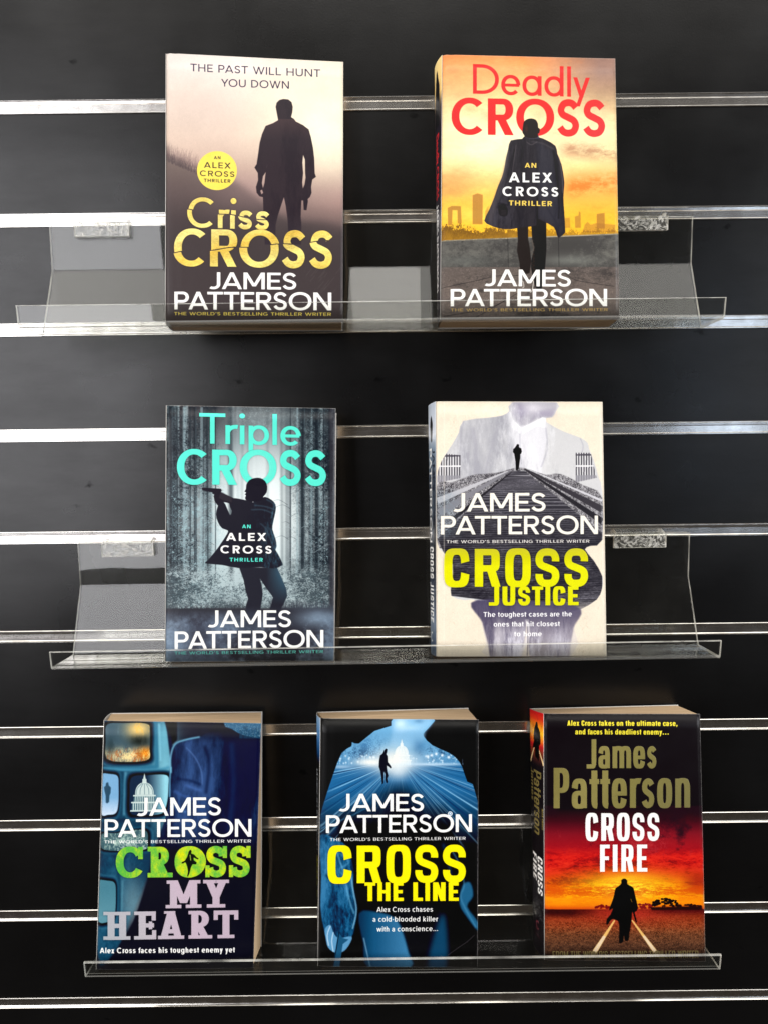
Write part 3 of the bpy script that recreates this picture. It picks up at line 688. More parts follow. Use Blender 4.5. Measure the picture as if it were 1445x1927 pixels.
    leg = c.mask([(smooth([(405, 1400), (1055, 1440), (1045, 1590), (1025, 1700), (1010, 1790), (900, 1800), (765, 1790), (745, 1640), (735, 1540), (725, 1630), (690, 1790), (600, 1800), (505, 1790), (480, 1690), (445, 1550)], 5), 1)], 4)
    leg2 = leg
    c.mix(leg * np.interp(Y, [1380, 1500, 1640, 1775], [1, .88, .66, .45]), (84, 78, 102))
    c.mix(leg * np.clip(.2 + .35 * fbm(109, 1.4, .7, 1.6), 0, 1) * np.clip((Y - 1520) / 150, 0, 1), (222, 218, 228))
    c.glow(950, 1690, 90, 90, (214, 210, 222), .6); c.mix(leg * np.clip(fbm(111, 1.2, .5, 2.5) * .5 - .1, 0, 1) * .7, (66, 60, 84)); c.mix(leg * np.exp(-((X - 560) / 40) ** 2) * np.clip((Y - 1500) / 120, 0, 1) * .6, (236, 230, 232)); c.line([(735, 1530), (745, 1640), (690, 1770)], 18, (226, 220, 222), 4, .8, sm=6)
    c.line([(735, 1500), (742, 1640), (738, 1775)], 5, (70, 64, 84), 1.5, .7, sm=5)
    # small walking man
    c.poly([(664, 380), (672, 367), (684, 370), (684, 388), (698, 396), (703, 416), (698, 430), (692, 434), (692, 458), (686, 500), (682, 528), (674, 540), (664, 542), (662, 520), (660, 480), (656, 456), (652, 430), (643, 420), (646, 400), (656, 392)], (28, 24, 28), .7)
    off = (246, 240, 226)
    c.text("JAMES", G_AUTH, (252, 812), (860, 812), 123, off, 0, 0, .35)
    c.text("PATTERSON", G_AUTH, (172, 963), (1209, 963), 123, off, 0, 0, .35)
    c.text(TAGLINE, G_TAG, (208, 1020), (1152, 1020), 20, (240, 234, 226), .10, 0, .3)
    M = c.tmask("CROSS", G_DIN, (192, 1310), (1143, 1312), 252)
    M = np.maximum(M, c.tmask("JUSTICE", G_DIN2, (485, 1435), (1080, 1437), 126))
    c.mix(gblur(M, 4) * .45, (20, 18, 20))
    yel = np.stack([np.interp(Y, [1050, 1110, 1180, 1440], v) / 255 for v in ((206, 216, 236, 232), (198, 212, 234, 230), (52, 34, 14, 22))], -1).astype(np.float32)
    c.mix(M, yel); c.foil = np.maximum(c.foil, M * .35)
    for s, p, q in (("The toughest cases are the", (450, 1512), (1035, 1511)), ("ones that hit closest", (517, 1577), (955, 1576)), ("to home", (652, 1643), (835, 1643))):
        c.text(s, G_LOW, p, q, 33, (250, 248, 246), .02)
    c.mix(np.exp(-((X - 194) / 4) ** 2) * .35, (250, 240, 222))
    c.wear(121)
    return c

def capitol(c, cx, yb, s, dk, lt, amt=1.):
    """small domed public building"""
    def e(x, y): return (cx + x * s, yb - y * s)
    c.poly([e(-52, 0), e(52, 0), e(50, 34), e(-50, 34)], dk, .6, amt)
    for k in range(-5, 6): c.line([e(k * 9, 2), e(k * 9, 32)], 3.6 * s, lt, .5, amt)
    c.poly([e(-46, 36), e(46, 36), e(42, 62), e(-42, 62)], dk, .6, amt)
    for k in range(-5, 6): c.line([e(k * 7.6, 37), e(k * 7.2, 60)], 3.0 * s, lt, .5, amt)
    for y, w in ((35, 54), (63, 46), (1, 58)): c.poly([e(-w, y - 3), e(w, y - 3), e(w, y + 3), e(-w, y + 3)], lt, .5, amt)
    th = np.linspace(0, math.pi, 20)
    c.poly([e(38 * math.cos(t), 66 + 52 * math.sin(t) ** .8) for t in th], lt, .6, amt)
    for k in (-26, -14, 0, 14, 26): c.line([e(k * 1.3, 68), e(k * 1.15, 92), e(k * .35, 114)], 2.4 * s, dk, .5, amt * .8, sm=4)
    c.poly([e(-9, 114), e(9, 114), e(8, 132), e(-8, 132)], lt, .5, amt); c.poly([e(-5, 132), e(5, 132), e(0, 156)], lt, .4, amt)

def cover_screens(quad):
    c = Print(quad, base=(34, 34, 46)); X, Y = c.X, c.Y
    n = fbm(131, 1.4)
    c.mix(np.clip(.2 + n * .2, 0, 1), (26, 26, 38))
    wallm = c.mask([(smooth([(100, 120), (560, 120), (600, 260), (600, 560), (560, 780), (500, 950), (440, 1180), (330, 1450), (240, 1640), (100, 1640)], 3), 1)], 8)
    c.mix(wallm * .96, (22, 52, 76))
    c.mix(wallm * np.clip(.3 + fbm(132, 1.2) * .35, 0, 1) * .6, (48, 104, 132))
    c.glow(560, 520, 90, 330, (140, 210, 226), .8); c.glow(560, 240, 60, 130, (120, 196, 216), .6); c.glow(350, 1350, 90, 190, (150, 186, 190), .5)
    for pts, w, col in (([(490, 120), (505, 420), (470, 440), (150, 452)], 26, (46, 110, 140)), ([(520, 150), (530, 400)], 10, (130, 200, 220)), ([(300, 470), (290, 760)], 16, (90, 150, 176)), ([(140, 452), (480, 460), (590, 440)], 18, (70, 140, 170)), ([(140, 800), (540, 780)], 26, (22, 44, 66)), ([(110, 1000), (450, 990)], 30, (24, 40, 56)), ([(250, 1010), (260, 1480)], 22, (26, 58, 80)), ([(280, 1190), (270, 1480)], 8, (90, 150, 170)), ([(455, 820), (460, 960)], 14, (22, 30, 44))):
        c.line(pts, w, col, 5, .85, sm=5)
    def screen(pts, col):
        q = np.array(pts, float); m_ = q.mean(0)
        c.poly((q - m_) * 1.17 + m_, (64, 128, 156), 7, .75, sm=4); c.poly((q - m_) * 1.12 + m_, (18, 44, 66), 6, .95, sm=4); c.poly((q - m_) * 1.03 + m_, (8, 14, 22), 4, 1, sm=4); return c.poly((q - m_) * .93 + m_, col, 2, 1, sm=5)
    a = screen([(165, 150), (300, 138), (450, 144), (470, 200), (468, 320), (455, 400), (300, 415), (165, 392), (155, 260)], (60, 84, 96))
    f = fbm(133, 1.5); g = fbm(134, 1.1)
    c.mix(a * np.clip(.35 + f * .6, 0, 1) * np.clip((330 - X) / 150, 0, 1), (116, 150, 168))
    c.mix(a * np.exp(-((X - 385) / 80) ** 2 - ((Y - 190) / 60) ** 2) * .95, (240, 200, 116))
    c.mix(a * np.exp(-((X - 330) / 150) ** 2 - ((Y - 360) / 45) ** 2) * np.clip(.7 + g * .4, 0, 1), (246, 220, 160))
    c.mix(a * np.exp(-((X - 430) / 48) ** 2 - ((Y - 350) / 42) ** 2), (244, 150, 36))
    c.mix(a * np.exp(-((X - 395) / 75) ** 2 - ((Y - 265) / 36) ** 2) * np.clip(.8 + f * .4, 0, 1), (30, 34, 30))
    fl = fbm(139, .9, .8, 1.3)
    c.mix(a * np.clip((Y - 300) / 60, 0, 1) * np.clip(fl * .9 + .1, 0, 1) * .8, (252, 226, 150)); c.mix(a * np.clip((Y - 290) / 60, 0, 1) * np.clip(-fl * .9 - .3, 0, 1) * .8, (190, 92, 30))
    c.mix(a * np.clip((250 - Y) / 60, 0, 1) * np.clip((X - 300) / 60, 0, 1) * np.clip(fl, 0, 1) * .6, (236, 176, 70))
    c.mix(a * np.exp(-((X - 200) / 34) ** 2 - ((Y - 300) / 55) ** 2) * .7, (34, 50, 54))
    a = screen([(135, 482), (200, 476), (250, 490), (258, 560), (256, 680), (238, 752), (180, 766), (132, 760), (128, 600)], (120, 168, 206))
    c.mix(a * np.clip((Y - 640) / 110, 0, 1) * np.clip(.6 + f * .5, 0, 1), (196, 214, 232))
    c.poly([(170, 545), (184, 540), (188, 562), (202, 575), (200, 610), (192, 630), (190, 670), (180, 680), (168, 676), (168, 630), (160, 600), (155, 575), (168, 562)], (44, 74, 96), 2)
    a = screen([(330, 500), (440, 484), (580, 486), (592, 560), (580, 690), (540, 760), (400, 768), (322, 752), (316, 620)], (28, 44, 66))
    c.mix(a * np.clip((X - 440) / 120, 0, 1) * .95, (150, 214, 228))
    capitol(c, 424, 732, 1.62, (74, 108, 120), (204, 220, 214), .95)
    a = screen([(130, 880), (240, 872), (400, 850), (452, 870), (455, 940), (440, 990), (300, 1000), (128, 985)], (62, 92, 100))
    c.mix(a * np.clip(g * .7, 0, 1), (170, 196, 184))
    a = screen([(112, 1190), (180, 1182), (232, 1200), (240, 1290), (232, 1420), (200, 1470), (108, 1472), (104, 1330)], (72, 124, 140))
    c.mix(a * np.clip((Y - 1240) / 200, 0, 1) * .5, (110, 160, 172))
    # dark suited back
    suit = [(560, 100), (600, 240), (608, 300), (640, 275), (720, 250), (800, 235), (860, 190), (930, 140), (1210, 140), (1210, 1790), (240, 1790), (250, 1640), (350, 1460), (440, 1200), (500, 960), (560, 800), (585, 660), (590, 500), (596, 380)]
    c.poly([(545, 100), (640, 100), (640, 260), (600, 300), (590, 240)], (28, 22, 30), 4)
    a = c.poly(suit, (28, 27, 38), 4, 1, 3)
    m2 = a * np.clip((1000 - Y) / 200, 0, 1) * np.clip((Y - 200) / 80, 0, 1)
    c.mix(m2 * .9, (24, 31, 58))
    c.mix(m2 * np.clip(.1 + fbm(135, 1.5, .7, 1.5) * .4, 0, 1), (52, 78, 126))
    c.mix(m2 * np.clip(-fbm(136, 1.5, .7, 1.5) * .5, 0, 1), (20, 20, 44))
    for pts, w, col, am in (([(600, 480), (596, 380), (625, 290), (700, 258), (790, 240)], 9, (130, 206, 236), .85), ([(590, 640), (592, 520), (600, 440)], 8, (120, 200, 230), .8), ([(700, 310), (760, 380), (800, 470), (806, 560)], 7, (96, 130, 190), .55), ([(690, 560), (760, 585), (805, 600)], 16, (84, 124, 196), .55), ([(640, 520), (720, 530), (800, 560)], 14, (16, 18, 44), .6), ([(620, 600), (700, 640), (790, 660)], 14, (70, 110, 186), .5), ([(820, 300), (850, 420), (830, 620)], 18, (18, 18, 40), .7), ([(600, 660), (640, 720), (700, 740)], 12, (100, 150, 210), .6), ([(1000, 280), (1010, 600), (980, 900)], 26, (50, 62, 116), .4)):
        c.line(pts, w, col, w * .45, am, sm=6)
    c.mix(np.clip((Y - 180) / 60, 0, 1) * 0, (0, 0, 0))
    a = c.poly([(945, 140), (1200, 140), (1197, 250), (1090, 232), (1040, 212), (1000, 186), (958, 172)], (48, 92, 124), 2)
    for x, w, y in ((1052, 22, 190), (1078, 30, 170), (1110, 18, 195), (1130, 24, 182), (1158, 26, 178), (1180, 18, 196)): c.poly([(x, y), (x + w, y), (x + w, 250), (x, 250)], (30, 62, 88), 1, .7 * 1)
    c.mix(a * np.clip(fbm(137, .3) - 1.1, 0, 1), (200, 224, 230))
    c.text("JAMES", G_AUTH, (374, 764), (930, 765), 121, WHITE, 0, 0, .3)
    c.text("PATTERSON", G_AUTH, (160, 904), (1133, 909), 119, WHITE, 0, 0, .3)
    c.text(TAGLINE, G_TAG, (157, 945), (1130, 948), 20, WHITE, .10)
    M = c.tmask("CROSS", G_SLAB, (235, 1173), (1127, 1177), 204)
    disc = c.mask([(hit(727, 1072, 104, 104, 48), 1)])
    M = np.maximum(M, disc)
    gr = fbm(138, 1.3)
    col = np.stack([np.interp(np.clip(.55 + .34 * gr, 0, 1), [0, .5, 1], v) / 255 for v in ((96, 170, 226), (186, 214, 226), (72, 56, 34))], -1).astype(np.float32)
    c.mix(gblur(M, 4) * .5, (10, 10, 20)); c.mix(M, col); c.foil = np.maximum(c.foil, M * .3)
    dk = (22, 34, 28)
    c.poly([(716, 1005), (726, 992), (736, 1000), (734, 1018), (752, 1024), (768, 1042), (782, 1050), (778, 1058), (760, 1050), (750, 1044), (750, 1062), (770, 1078), (766, 1090), (742, 1090), (732, 1110), (722, 1150), (712, 1172), (706, 1168), (712, 1140), (708, 1110), (700, 1085), (694, 1075), (678, 1084), (668, 1082), (672, 1074), (690, 1066), (706, 1040), (712, 1022)], dk, .6)
    c.line([(726, 1026), (730, 1064)], 5, (196, 224, 80), .5, .8)
    lil = np.stack([np.interp(X - .2 * Y, [-150, 60, 400, 900], v) / 255 for v in ((176, 190, 202, 196), (180, 186, 182, 176), (186, 192, 196, 190))], -1).astype(np.float32)
    for s, p, q in (("MY", (564, 1381), (984, 1381)), ("HEART", (152, 1584), (1046, 1587))):
        M = c.tmask(s, G_SLAB2, p, q, 186); c.mix(gblur(M, 4) * .4, (8, 8, 14)); c.mix(M, lil); c.foil = np.maximum(c.foil, M * .3)
    c.text("Alex Cross faces his toughest enemy yet", G_LOWB, (128, 1671), (1023, 1683), 36, WHITE, .02)
    c.wear(141)
    return c

def cover_blue_figure(quad):
    c = Print(quad, base=(24, 21, 25)); X, Y = c.X, c.Y
    bl = (40, 110, 160)
    top = [(596, 148), (852, 148), (846, 190), (800, 240), (792, 270), (850, 330), (960, 380), (1012, 420), (1045, 470), (1080, 570), (1150, 700), (1150, 1560), (1000, 1400), (900, 1400), (945, 1790), (700, 1790), (640, 1560), (560, 1400), (360, 1400), (350, 1500), (250, 1700), (160, 1640), (110, 1400), (104, 900), (115, 790), (150, 670), (200, 520), (255, 380), (320, 335), (322, 308), (368, 318), (470, 235), (580, 200)]
    B = c.mask([(smooth(top, 2), 1)], 1.2)
    c.clip = B
    c.mix(B * np.clip((760 - Y) / 140, 0, 1), (54, 118, 168))
    sky = B * np.clip((470 - Y) / 120, 0, 1)
    c.mix(sky * .9, (112, 172, 212))
    c.poly([(596, 148), (852, 148), (846, 190), (800, 240), (792, 300), (740, 350), (640, 340), (570, 330), (590, 220)], (134, 186, 222), 10, .9)
    c.glow(640, 190, 40, 40, (214, 234, 246), .7); c.glow(760, 170, 30, 14, (84, 134, 176), .7); c.glow(700, 215, 80, 20, (178, 214, 236), .6)
    tr = np.clip(fbm(151, .8, 1.2, 1) * .8 + .1, 0, 1)
    c.mix(B * np.exp(-((Y - 385) / 42) ** 2) * np.clip(np.abs(X - 640) / 120 - .6, 0, 1) * tr * .95, (20, 56, 96))
    c.mix(B * np.exp(-((Y - 320) / 45) ** 2) * np.exp(-((X - 450) / 90) ** 2) * tr * .8, (44, 96, 146))
    c.mix(B * np.exp(-((X - 760) / 45) ** 2 - ((Y - 350) / 60) ** 2) * .55, (40, 92, 140))
    r = np.random.default_rng(12)
    for i in range(60):
        x = r.uniform(210, 1100); y = r.uniform(395, 450); s = r.uniform(2, 7)
        if 480 < x < 690: continue
        c.glow(x, y, s, s, (220, 240, 250), .9)
        c.line([(x, y), (x, 460)], 2, (150, 200, 230), 1, .5)
    for x in (875, 915, 845, 958, 820): c.glow(x, 385 + abs(x - 880) * .3, 9, 9, (240, 250, 255), 1)
    capitol(c, 648, 470, 1.18, (176, 206, 222), (240, 246, 244), .85)
    road = B * np.clip((Y - 452) / 12, 0, 1) * np.clip((1000 - Y) / 260, 0, 1)
    c.mix(road * .7, (34, 92, 142))
    dx, dy = X - 630, np.maximum(Y - 430, 4)
    ang = np.arctan2(dx, dy)
    for i in range(120):      # streaking light trails from the vanishing point
        a0 = r.uniform(-1.45, 1.45); wd = r.uniform(.002, .011); br = r.uniform(.15, .8)
        if abs(a0) < .12: br *= .3
        seg = np.clip((np.hypot(dx, dy) - r.uniform(20, 250)) / 60, 0, 1) * np.clip((r.uniform(420, 900) - np.hypot(dx, dy)) / 150, 0, 1)
        c.mix(B * np.exp(-((ang - a0) / wd) ** 2) * (Y > 452) * seg * br, (150, 208, 240) if i % 3 else (20, 50, 92))
    c.glow(600, 440, 250, 70, (214, 232, 242), .75); c.glow(590, 430, 110, 90, (250, 244, 230), .8); c.glow(440, 440, 90, 26, (250, 246, 236), .85); c.glow(630, 490, 60, 60, (226, 236, 240), .6)
    c.glow(250, 470, 80, 14, (200, 226, 244), .6); c.glow(870, 455, 220, 10, (210, 232, 246), .7)
    mid = np.exp(-(dx / (dy * .5 + 30)) ** 2) * np.clip((Y - 560) / 90, 0, 1)
    c.mix(mid * B * .9, (22, 24, 34))
    # coat sides in blue, falling open over black
    black = c.mask([(smooth([(250, 760), (420, 700), (860, 640), (960, 780), (1010, 940), (1070, 1120), (1110, 1260), (1150, 1560), (1150, 1800), (950, 1800), (940, 1400), (560, 1400), (370, 1560), (360, 1400), (330, 1160), (240, 1000)], 3), 1)], 12)
    c.mix(black * np.clip((Y - 700) / 160, 0, 1) * .93, (24, 22, 27))
    c.mix(np.clip((Y - 860) / 80, 0, 1) * (1 - B), (24, 21, 25))
    sleeve = [(110, 930), (200, 940), (290, 1000), (330, 1150), (330, 1260), (355, 1400), (340, 1520), (310, 1600), (180, 1640), (140, 1540), (115, 1400), (120, 1200)]
    a = c.poly(sleeve, (26, 74, 112), 3, 1, 3)
    f = fbm(155, 1.3, .8, 1.6)
    c.mix(a * np.clip(.2 + f * .5, 0, 1) * .8, (64, 132, 178)); c.mix(a * np.clip(-f * .6, 0, 1), (14, 34, 56))
    for pts, w, col, am in (([(215, 1010), (270, 1180), (300, 1330), (335, 1440)], 10, (108, 180, 218), .7), ([(310, 1150), (330, 1290), (350, 1420), (325, 1540)], 8, (150, 210, 238), .75), ([(150, 1180), (200, 1260), (170, 1400), (220, 1330)], 14, (14, 34, 58), .7), ([(240, 1040), (300, 1100), (240, 1150), (310, 1220)], 10, (92, 164, 206), .5), ([(130, 960), (180, 1040), (150, 1160)], 10, (80, 150, 196), .5), ([(110, 880), (300, 800), (420, 740)], 6, (70, 140, 190), .5)):
        c.line(pts, w, col, w * .4, am, sm=6)
    a = c.poly([(145, 1540), (180, 1510), (200, 1560), (235, 1600), (320, 1590), (300, 1650), (262, 1690), (210, 1695), (165, 1660), (150, 1600)], (92, 150, 190), 2, 1, 3)
    for pts in ([(180, 1520), (160, 1580), (170, 1650)], [(200, 1560), (190, 1620), (200, 1690)]): c.line(pts, 6, (214, 234, 246), 2, .8, sm=4)
    c.poly([(232, 1560), (262, 1600), (300, 1610), (262, 1640), (240, 1790), (195, 1790)], (38, 84, 118), 1.5)
    c.line([(238, 1560), (222, 1660), (198, 1786)], 5, (12, 18, 26), 1, .8)
    a = c.poly([(370, 1440), (480, 1430), (600, 1470), (650, 1560), (690, 1700), (706, 1800), (430, 1800), (400, 1640)], (36, 88, 128), 6, .95, 3)
    c.mix(a * np.clip((X - 480) / 200, 0, 1) * .7, (76, 142, 186)); c.mix(a * np.clip((470 - X) / 90, 0, 1) * .7, (20, 40, 64))
    c.line([(398, 1600), (420, 1700), (440, 1790)], 6, (150, 206, 236), 3, .7, sm=4)
    a = c.poly([(890, 1500), (935, 1470), (945, 1800), (820, 1800)], (34, 80, 116), 14, .8, 3)
    a = c.poly([(1050, 1260), (1100, 1240), (1120, 1330), (1080, 1400), (1150, 1500), (1150, 1560), (1080, 1470), (1030, 1380)], (44, 104, 144), 5, .9, 3)
    c.line([(960, 1000), (1020, 1100), (1060, 1250), (1040, 1350), (1140, 1540)], 8, (80, 150, 190), 4, .6, sm=6)
    c.line([(920, 980), (960, 1120), (980, 1260)], 18, (30, 70, 104), 8, .6, sm=6)
    # running man
    c.poly([(532, 362), (543, 350), (553, 356), (550, 376), (546, 388), (554, 400), (556, 440), (570, 458), (580, 474), (574, 482), (560, 470), (548, 462), (552, 500), (560, 530), (552, 548), (556, 574), (546, 578), (538, 552), (540, 520), (530, 500), (530, 540), (528, 580), (518, 586), (514, 540), (508, 500), (498, 470), (500, 430), (506, 396), (522, 384)], (20, 26, 38), .8)
    c.text("JAMES", G_AUTH, (236, 763), (794, 766), 116, WHITE, 0, 0, .3)
    c.text("PATTERSON", G_AUTH, (152, 907), (1112, 904), 118, WHITE, 0, 0, .3)
    c.poly(hit(968, 782, 15, 15), (250, 250, 250)); c.poly(hit(968, 782, 10, 10), (60, 110, 150), 0, .8); c.poly(hit(968, 782, 5, 5), (240, 246, 250))
    c.text(TAGLINE, G_TAG, (177, 959), (1070, 956), 20, WHITE, .10)
    M = c.tmask("CROSS", G_DIN, (162, 1238), (1071, 1238), 248)
    M = np.maximum(M, c.tmask("THE LINE", G_DIN2, (405, 1357), (1025, 1362), 124))
    c.mix(gblur(M, 3) * .5, (10, 10, 10)); c.mix(M, (252, 236, 22))
    for s, p, q in (("Alex Cross chases", (484, 1430), (853, 1432)), ("a cold-blooded killer", (458, 1494), (887, 1497)), ("with a conscience…", (484, 1560), (886, 1561))):
        c.text(s, G_LOW, p, q, 33, WHITE, .02)
    c.line([(950, 1725), (1020, 1675), (1080, 1635), (1130, 1590)], 2, (150, 146, 146), .6, .5, sm=4)
    c.wear(161, .5)
    return c

def fire_sky(c, y0, y1):
    """burning evening sky between y0 (top, nearly black) and y1 (horizon)"""
    X, Y = c.X, c.Y; t = (Y - y0) / (y1 - y0)
    sx = c.s
    st = [(0, (34, 31, 33)), (.12, (66, 30, 36)), (.25, (128, 34, 42)), (.38, (160, 34, 40)), (.48, (206, 38, 36)), (.58, (190, 34, 34)), (.68, (206, 60, 34)), (.78, (232, 110, 30)), (.88, (250, 160, 26)), (.96, (242, 130, 28)), (1, (214, 84, 32)), (1.6, (60, 40, 36))]
    c.grad(st, t)

def cover_fire(quad):
    c = Print(quad, base=(34, 32, 34)); X, Y = c.X, c.Y
    fire_sky(c, 740, 1400)
    t = (Y - 740) / 660
    n = fbm(171, 1.5, 1.8, 1); n2 = fbm(172, 1.2, 5, 1); n3 = fbm(173, 1.1, 1.4, 1)
    up = np.clip((1060 - Y) / 60, 0, 1) * (Y > 720)
    c.mix(up * np.clip(n * .9 + .15, 0, 1) * .92, (44, 30, 36))
    c.mix(up * np.clip(n3 * .7 - .2, 0, 1) * np.clip((Y - 800) / 120, 0, 1) * .8, (176, 52, 58))
    md = np.exp(-((Y - 1110) / 90) ** 2)
    c.mix(md * np.clip(n2 * .7 + .1, 0, 1) * .85, (104, 26, 34)); c.mix(md * np.clip(-n2 * .6, 0, 1) * .7, (238, 60, 44))
    c.mix(np.exp(-((Y - 1215) / 50) ** 2) * np.clip(n2 * .8, 0, 1) * np.clip(np.abs(X - 720) / 180 - .3, 0, 1) * .9, (128, 34, 34))
    c.glow(740, 1260, 330, 95, (255, 222, 34), .95); c.glow(730, 1290, 150, 90, (255, 238, 70), .8)
    c.mix(np.exp(-((Y - 1225) / 70) ** 2) * np.clip((X - 1080) / 110, 0, 1) * .75, (150, 36, 34))
    lowb = np.exp(-((Y - 1290) / 75) ** 2)
    c.mix(lowb * np.clip(fbm(174, 1., 8, .8) * .8 - .1, 0, 1) * .75, (206, 70, 30))
    c.mix(np.exp(-((Y - 1340) / 26) ** 2) * .5, (252, 150, 30))
    # plain with a track
    g = np.clip((Y - 1402 + 0 * X) / 5, 0, 1)
    gi = np.stack([np.interp(Y, [1400, 1470, 1560, 1680, 1800], v) / 255 for v in ((110, 150, 146, 92, 50), (34, 56, 70, 58, 40), (32, 36, 44, 48, 38))], -1)
    c.img = c.img * (1 - g[..., None]) + gi * g[..., None]
    c.glow(730, 1440, 260, 50, (196, 54, 44), .75)
    c.mix(g * np.clip((1470 - Y) / 40, 0, 1) * np.clip((560 - X) / 200, 0, 1) * .85, (50, 24, 28))
    c.mix(g * np.clip((1450 - Y) / 30, 0, 1) * np.clip((X - 880) / 100, 0, 1) * .6, (70, 26, 32))
    q = fbm(175, .45, 2.2, .8)
    c.mix(g * np.clip(q * .5, 0, 1) * np.interp(Y, [1430, 1560, 1800], [.1, .8, .7]), (206, 132, 82))
    c.mix(g * np.clip(-q * .7, 0, 1) * np.interp(Y, [1430, 1560, 1800], [.3, .9, .95]), (30, 24, 24)); c.mix(g * np.clip((Y - 1520) / 60, 0, 1) * .35, (70, 58, 46))
    c.mix(np.clip((Y - 1600) / 200, 0, 1) * .6, (36, 30, 32))
    r = np.random.default_rng(4)
    def bush(cx, cy, w, h, k, col):
        M = np.zeros((c.H, c.W), np.float32)
        for i in range(k):
            a_ = r.uniform(0, math.pi); rr = r.random() ** .5
            x = cx + w * rr * math.cos(a_); y = cy - h * rr * math.sin(a_)
            M = np.maximum(M, c.mask([(hit(x, y, r.uniform(6, 16), r.uniform(4, 9), 8), 1)]))
        c.mix(M, col)
    bush(990, 1385, 92, 52, 60, (34, 18, 26)); bush(1140, 1395, 90, 20, 26, (46, 20, 28)); bush(850, 1400, 60, 34, 26, (126, 36, 36)); bush(580, 1398, 62, 26, 22, (120, 32, 34))
    c.line([(960, 1400), (985, 1370), (975, 1405)], 6, (30, 16, 22)); c.poly([(880, 1392), (1230, 1385), (1235, 1412), (900, 1412)], (44, 20, 28), 3)
    for p0, p1, w0, w1 in (((652, 1478), (520, 1690), 10, 32), ((766, 1478), (920, 1690), 8, 28), ((520, 1690), (470, 1760), 32, 38), ((920, 1690), (985, 1760), 28, 34)):
        c.line([p0, p1], w0, (238, 190, 110) if p0[1] < 1600 else (120, 100, 80), 1.2, .95, w1)
        if p0[1] < 1600: c.line([((p0[0] + p1[0]) / 2, (p0[1] + p1[1]) / 2), p1], (w0 + w1) / 2 * .8, (226, 206, 182), 1.5, .8, w1 * .8)
    man = [(696, 1232), (694, 1214), (706, 1202), (724, 1202), (735, 1216), (735, 1236), (758, 1250), (776, 1264), (784, 1300), (796, 1350), (804, 1390), (798, 1416), (784, 1424), (792, 1460), (798, 1492), (790, 1492), (778, 1450), (768, 1420), (764, 1470), (756, 1530), (748, 1570), (744, 1612), (724, 1618), (716, 1600), (712, 1575), (708, 1622), (686, 1634), (680, 1616), (682, 1560), (680, 1500), (668, 1480), (640, 1470), (622, 1482), (606, 1508), (597, 1500), (600, 1470), (624, 1440), (640, 1400), (616, 1412), (620, 1390), (636, 1350), (648, 1310), (656, 1268), (676, 1252)]
    c.poly(man, (22, 15, 20), .9, sm=2)
    c.line([(758, 1335), (766, 1358)], 3, (240, 180, 60), .6, .6)
    c.text("Alex Cross takes on the ultimate case,", G_CONDB, (340, 198), (1068, 200), 34, (246, 228, 66))
    c.text("and faces his deadliest enemy…", G_CONDB, (392, 254), (1010, 256), 34, (246, 228, 66))
    gold = np.stack([np.interp(X + .5 * Y + 30 * fbm(177, 1.2), [300, 700, 1000, 1500], v) / 255 for v in ((122, 166, 150, 140), (112, 154, 140, 132), (62, 92, 82, 84))], -1).astype(np.float32)
    for s, p, q_, h, G in (("James", (467, 474), (928, 474), 188, Glyphs(w=.215, h=.15, k=1.05, n=3.0, xh=.75, sb=.06, cond=True)), ("Patterson", (251, 736), (1152, 732), 264, Glyphs(w=.17, h=.125, k=.86, n=3.0, xh=.72, sb=.055, cond=True))):
        M = c.tmask(s, G, p, q_, h); c.mix(M, gold); c.foil = np.maximum(c.foil, M)
    c.text("CROSS", G_FIRE, (459, 950), (947, 950), 182, WHITE, 0, 0, .3)
    c.text("FIRE", G_FIRE, (555, 1155), (868, 1155), 180, WHITE, 0, 0, .3)
    c.mix(np.clip((Y - 1690) / 20, 0, 1) * .5, (34, 30, 32))
    M = c.tmask("FROM THE WORLD'S BESTSELLING THRILLER WRITER", Glyphs(w=.13, h=.1, k=.9, n=3.2, sb=.06, cond=True), (245, 1735), (1208, 1735), 50)
    c.mix(M * .9, (146, 132, 84)); c.foil = np.maximum(c.foil, M * .6)
    for y in (660, 690, 300): c.line([(640, y), (700, y - 20)], 1.5, (90, 84, 60), .4, .4)
    c.wear(181, .45)
    return c

# ---- spines: X runs 0..thickness from the far edge to the front cover, Y 0..234 down
def spine(Wmm, base):
    c = Print([(0, 0), (Wmm, 0), (Wmm, 234), (0, 234)], 150, CH, base)
    return c
def spine_text(c, s, G, x, y0, y1, h, col, tr=0., foil=0.):
    c.text(s, G, (x, y0), (x, y1), h, col, tr, foil, 0, up=(1, 0))

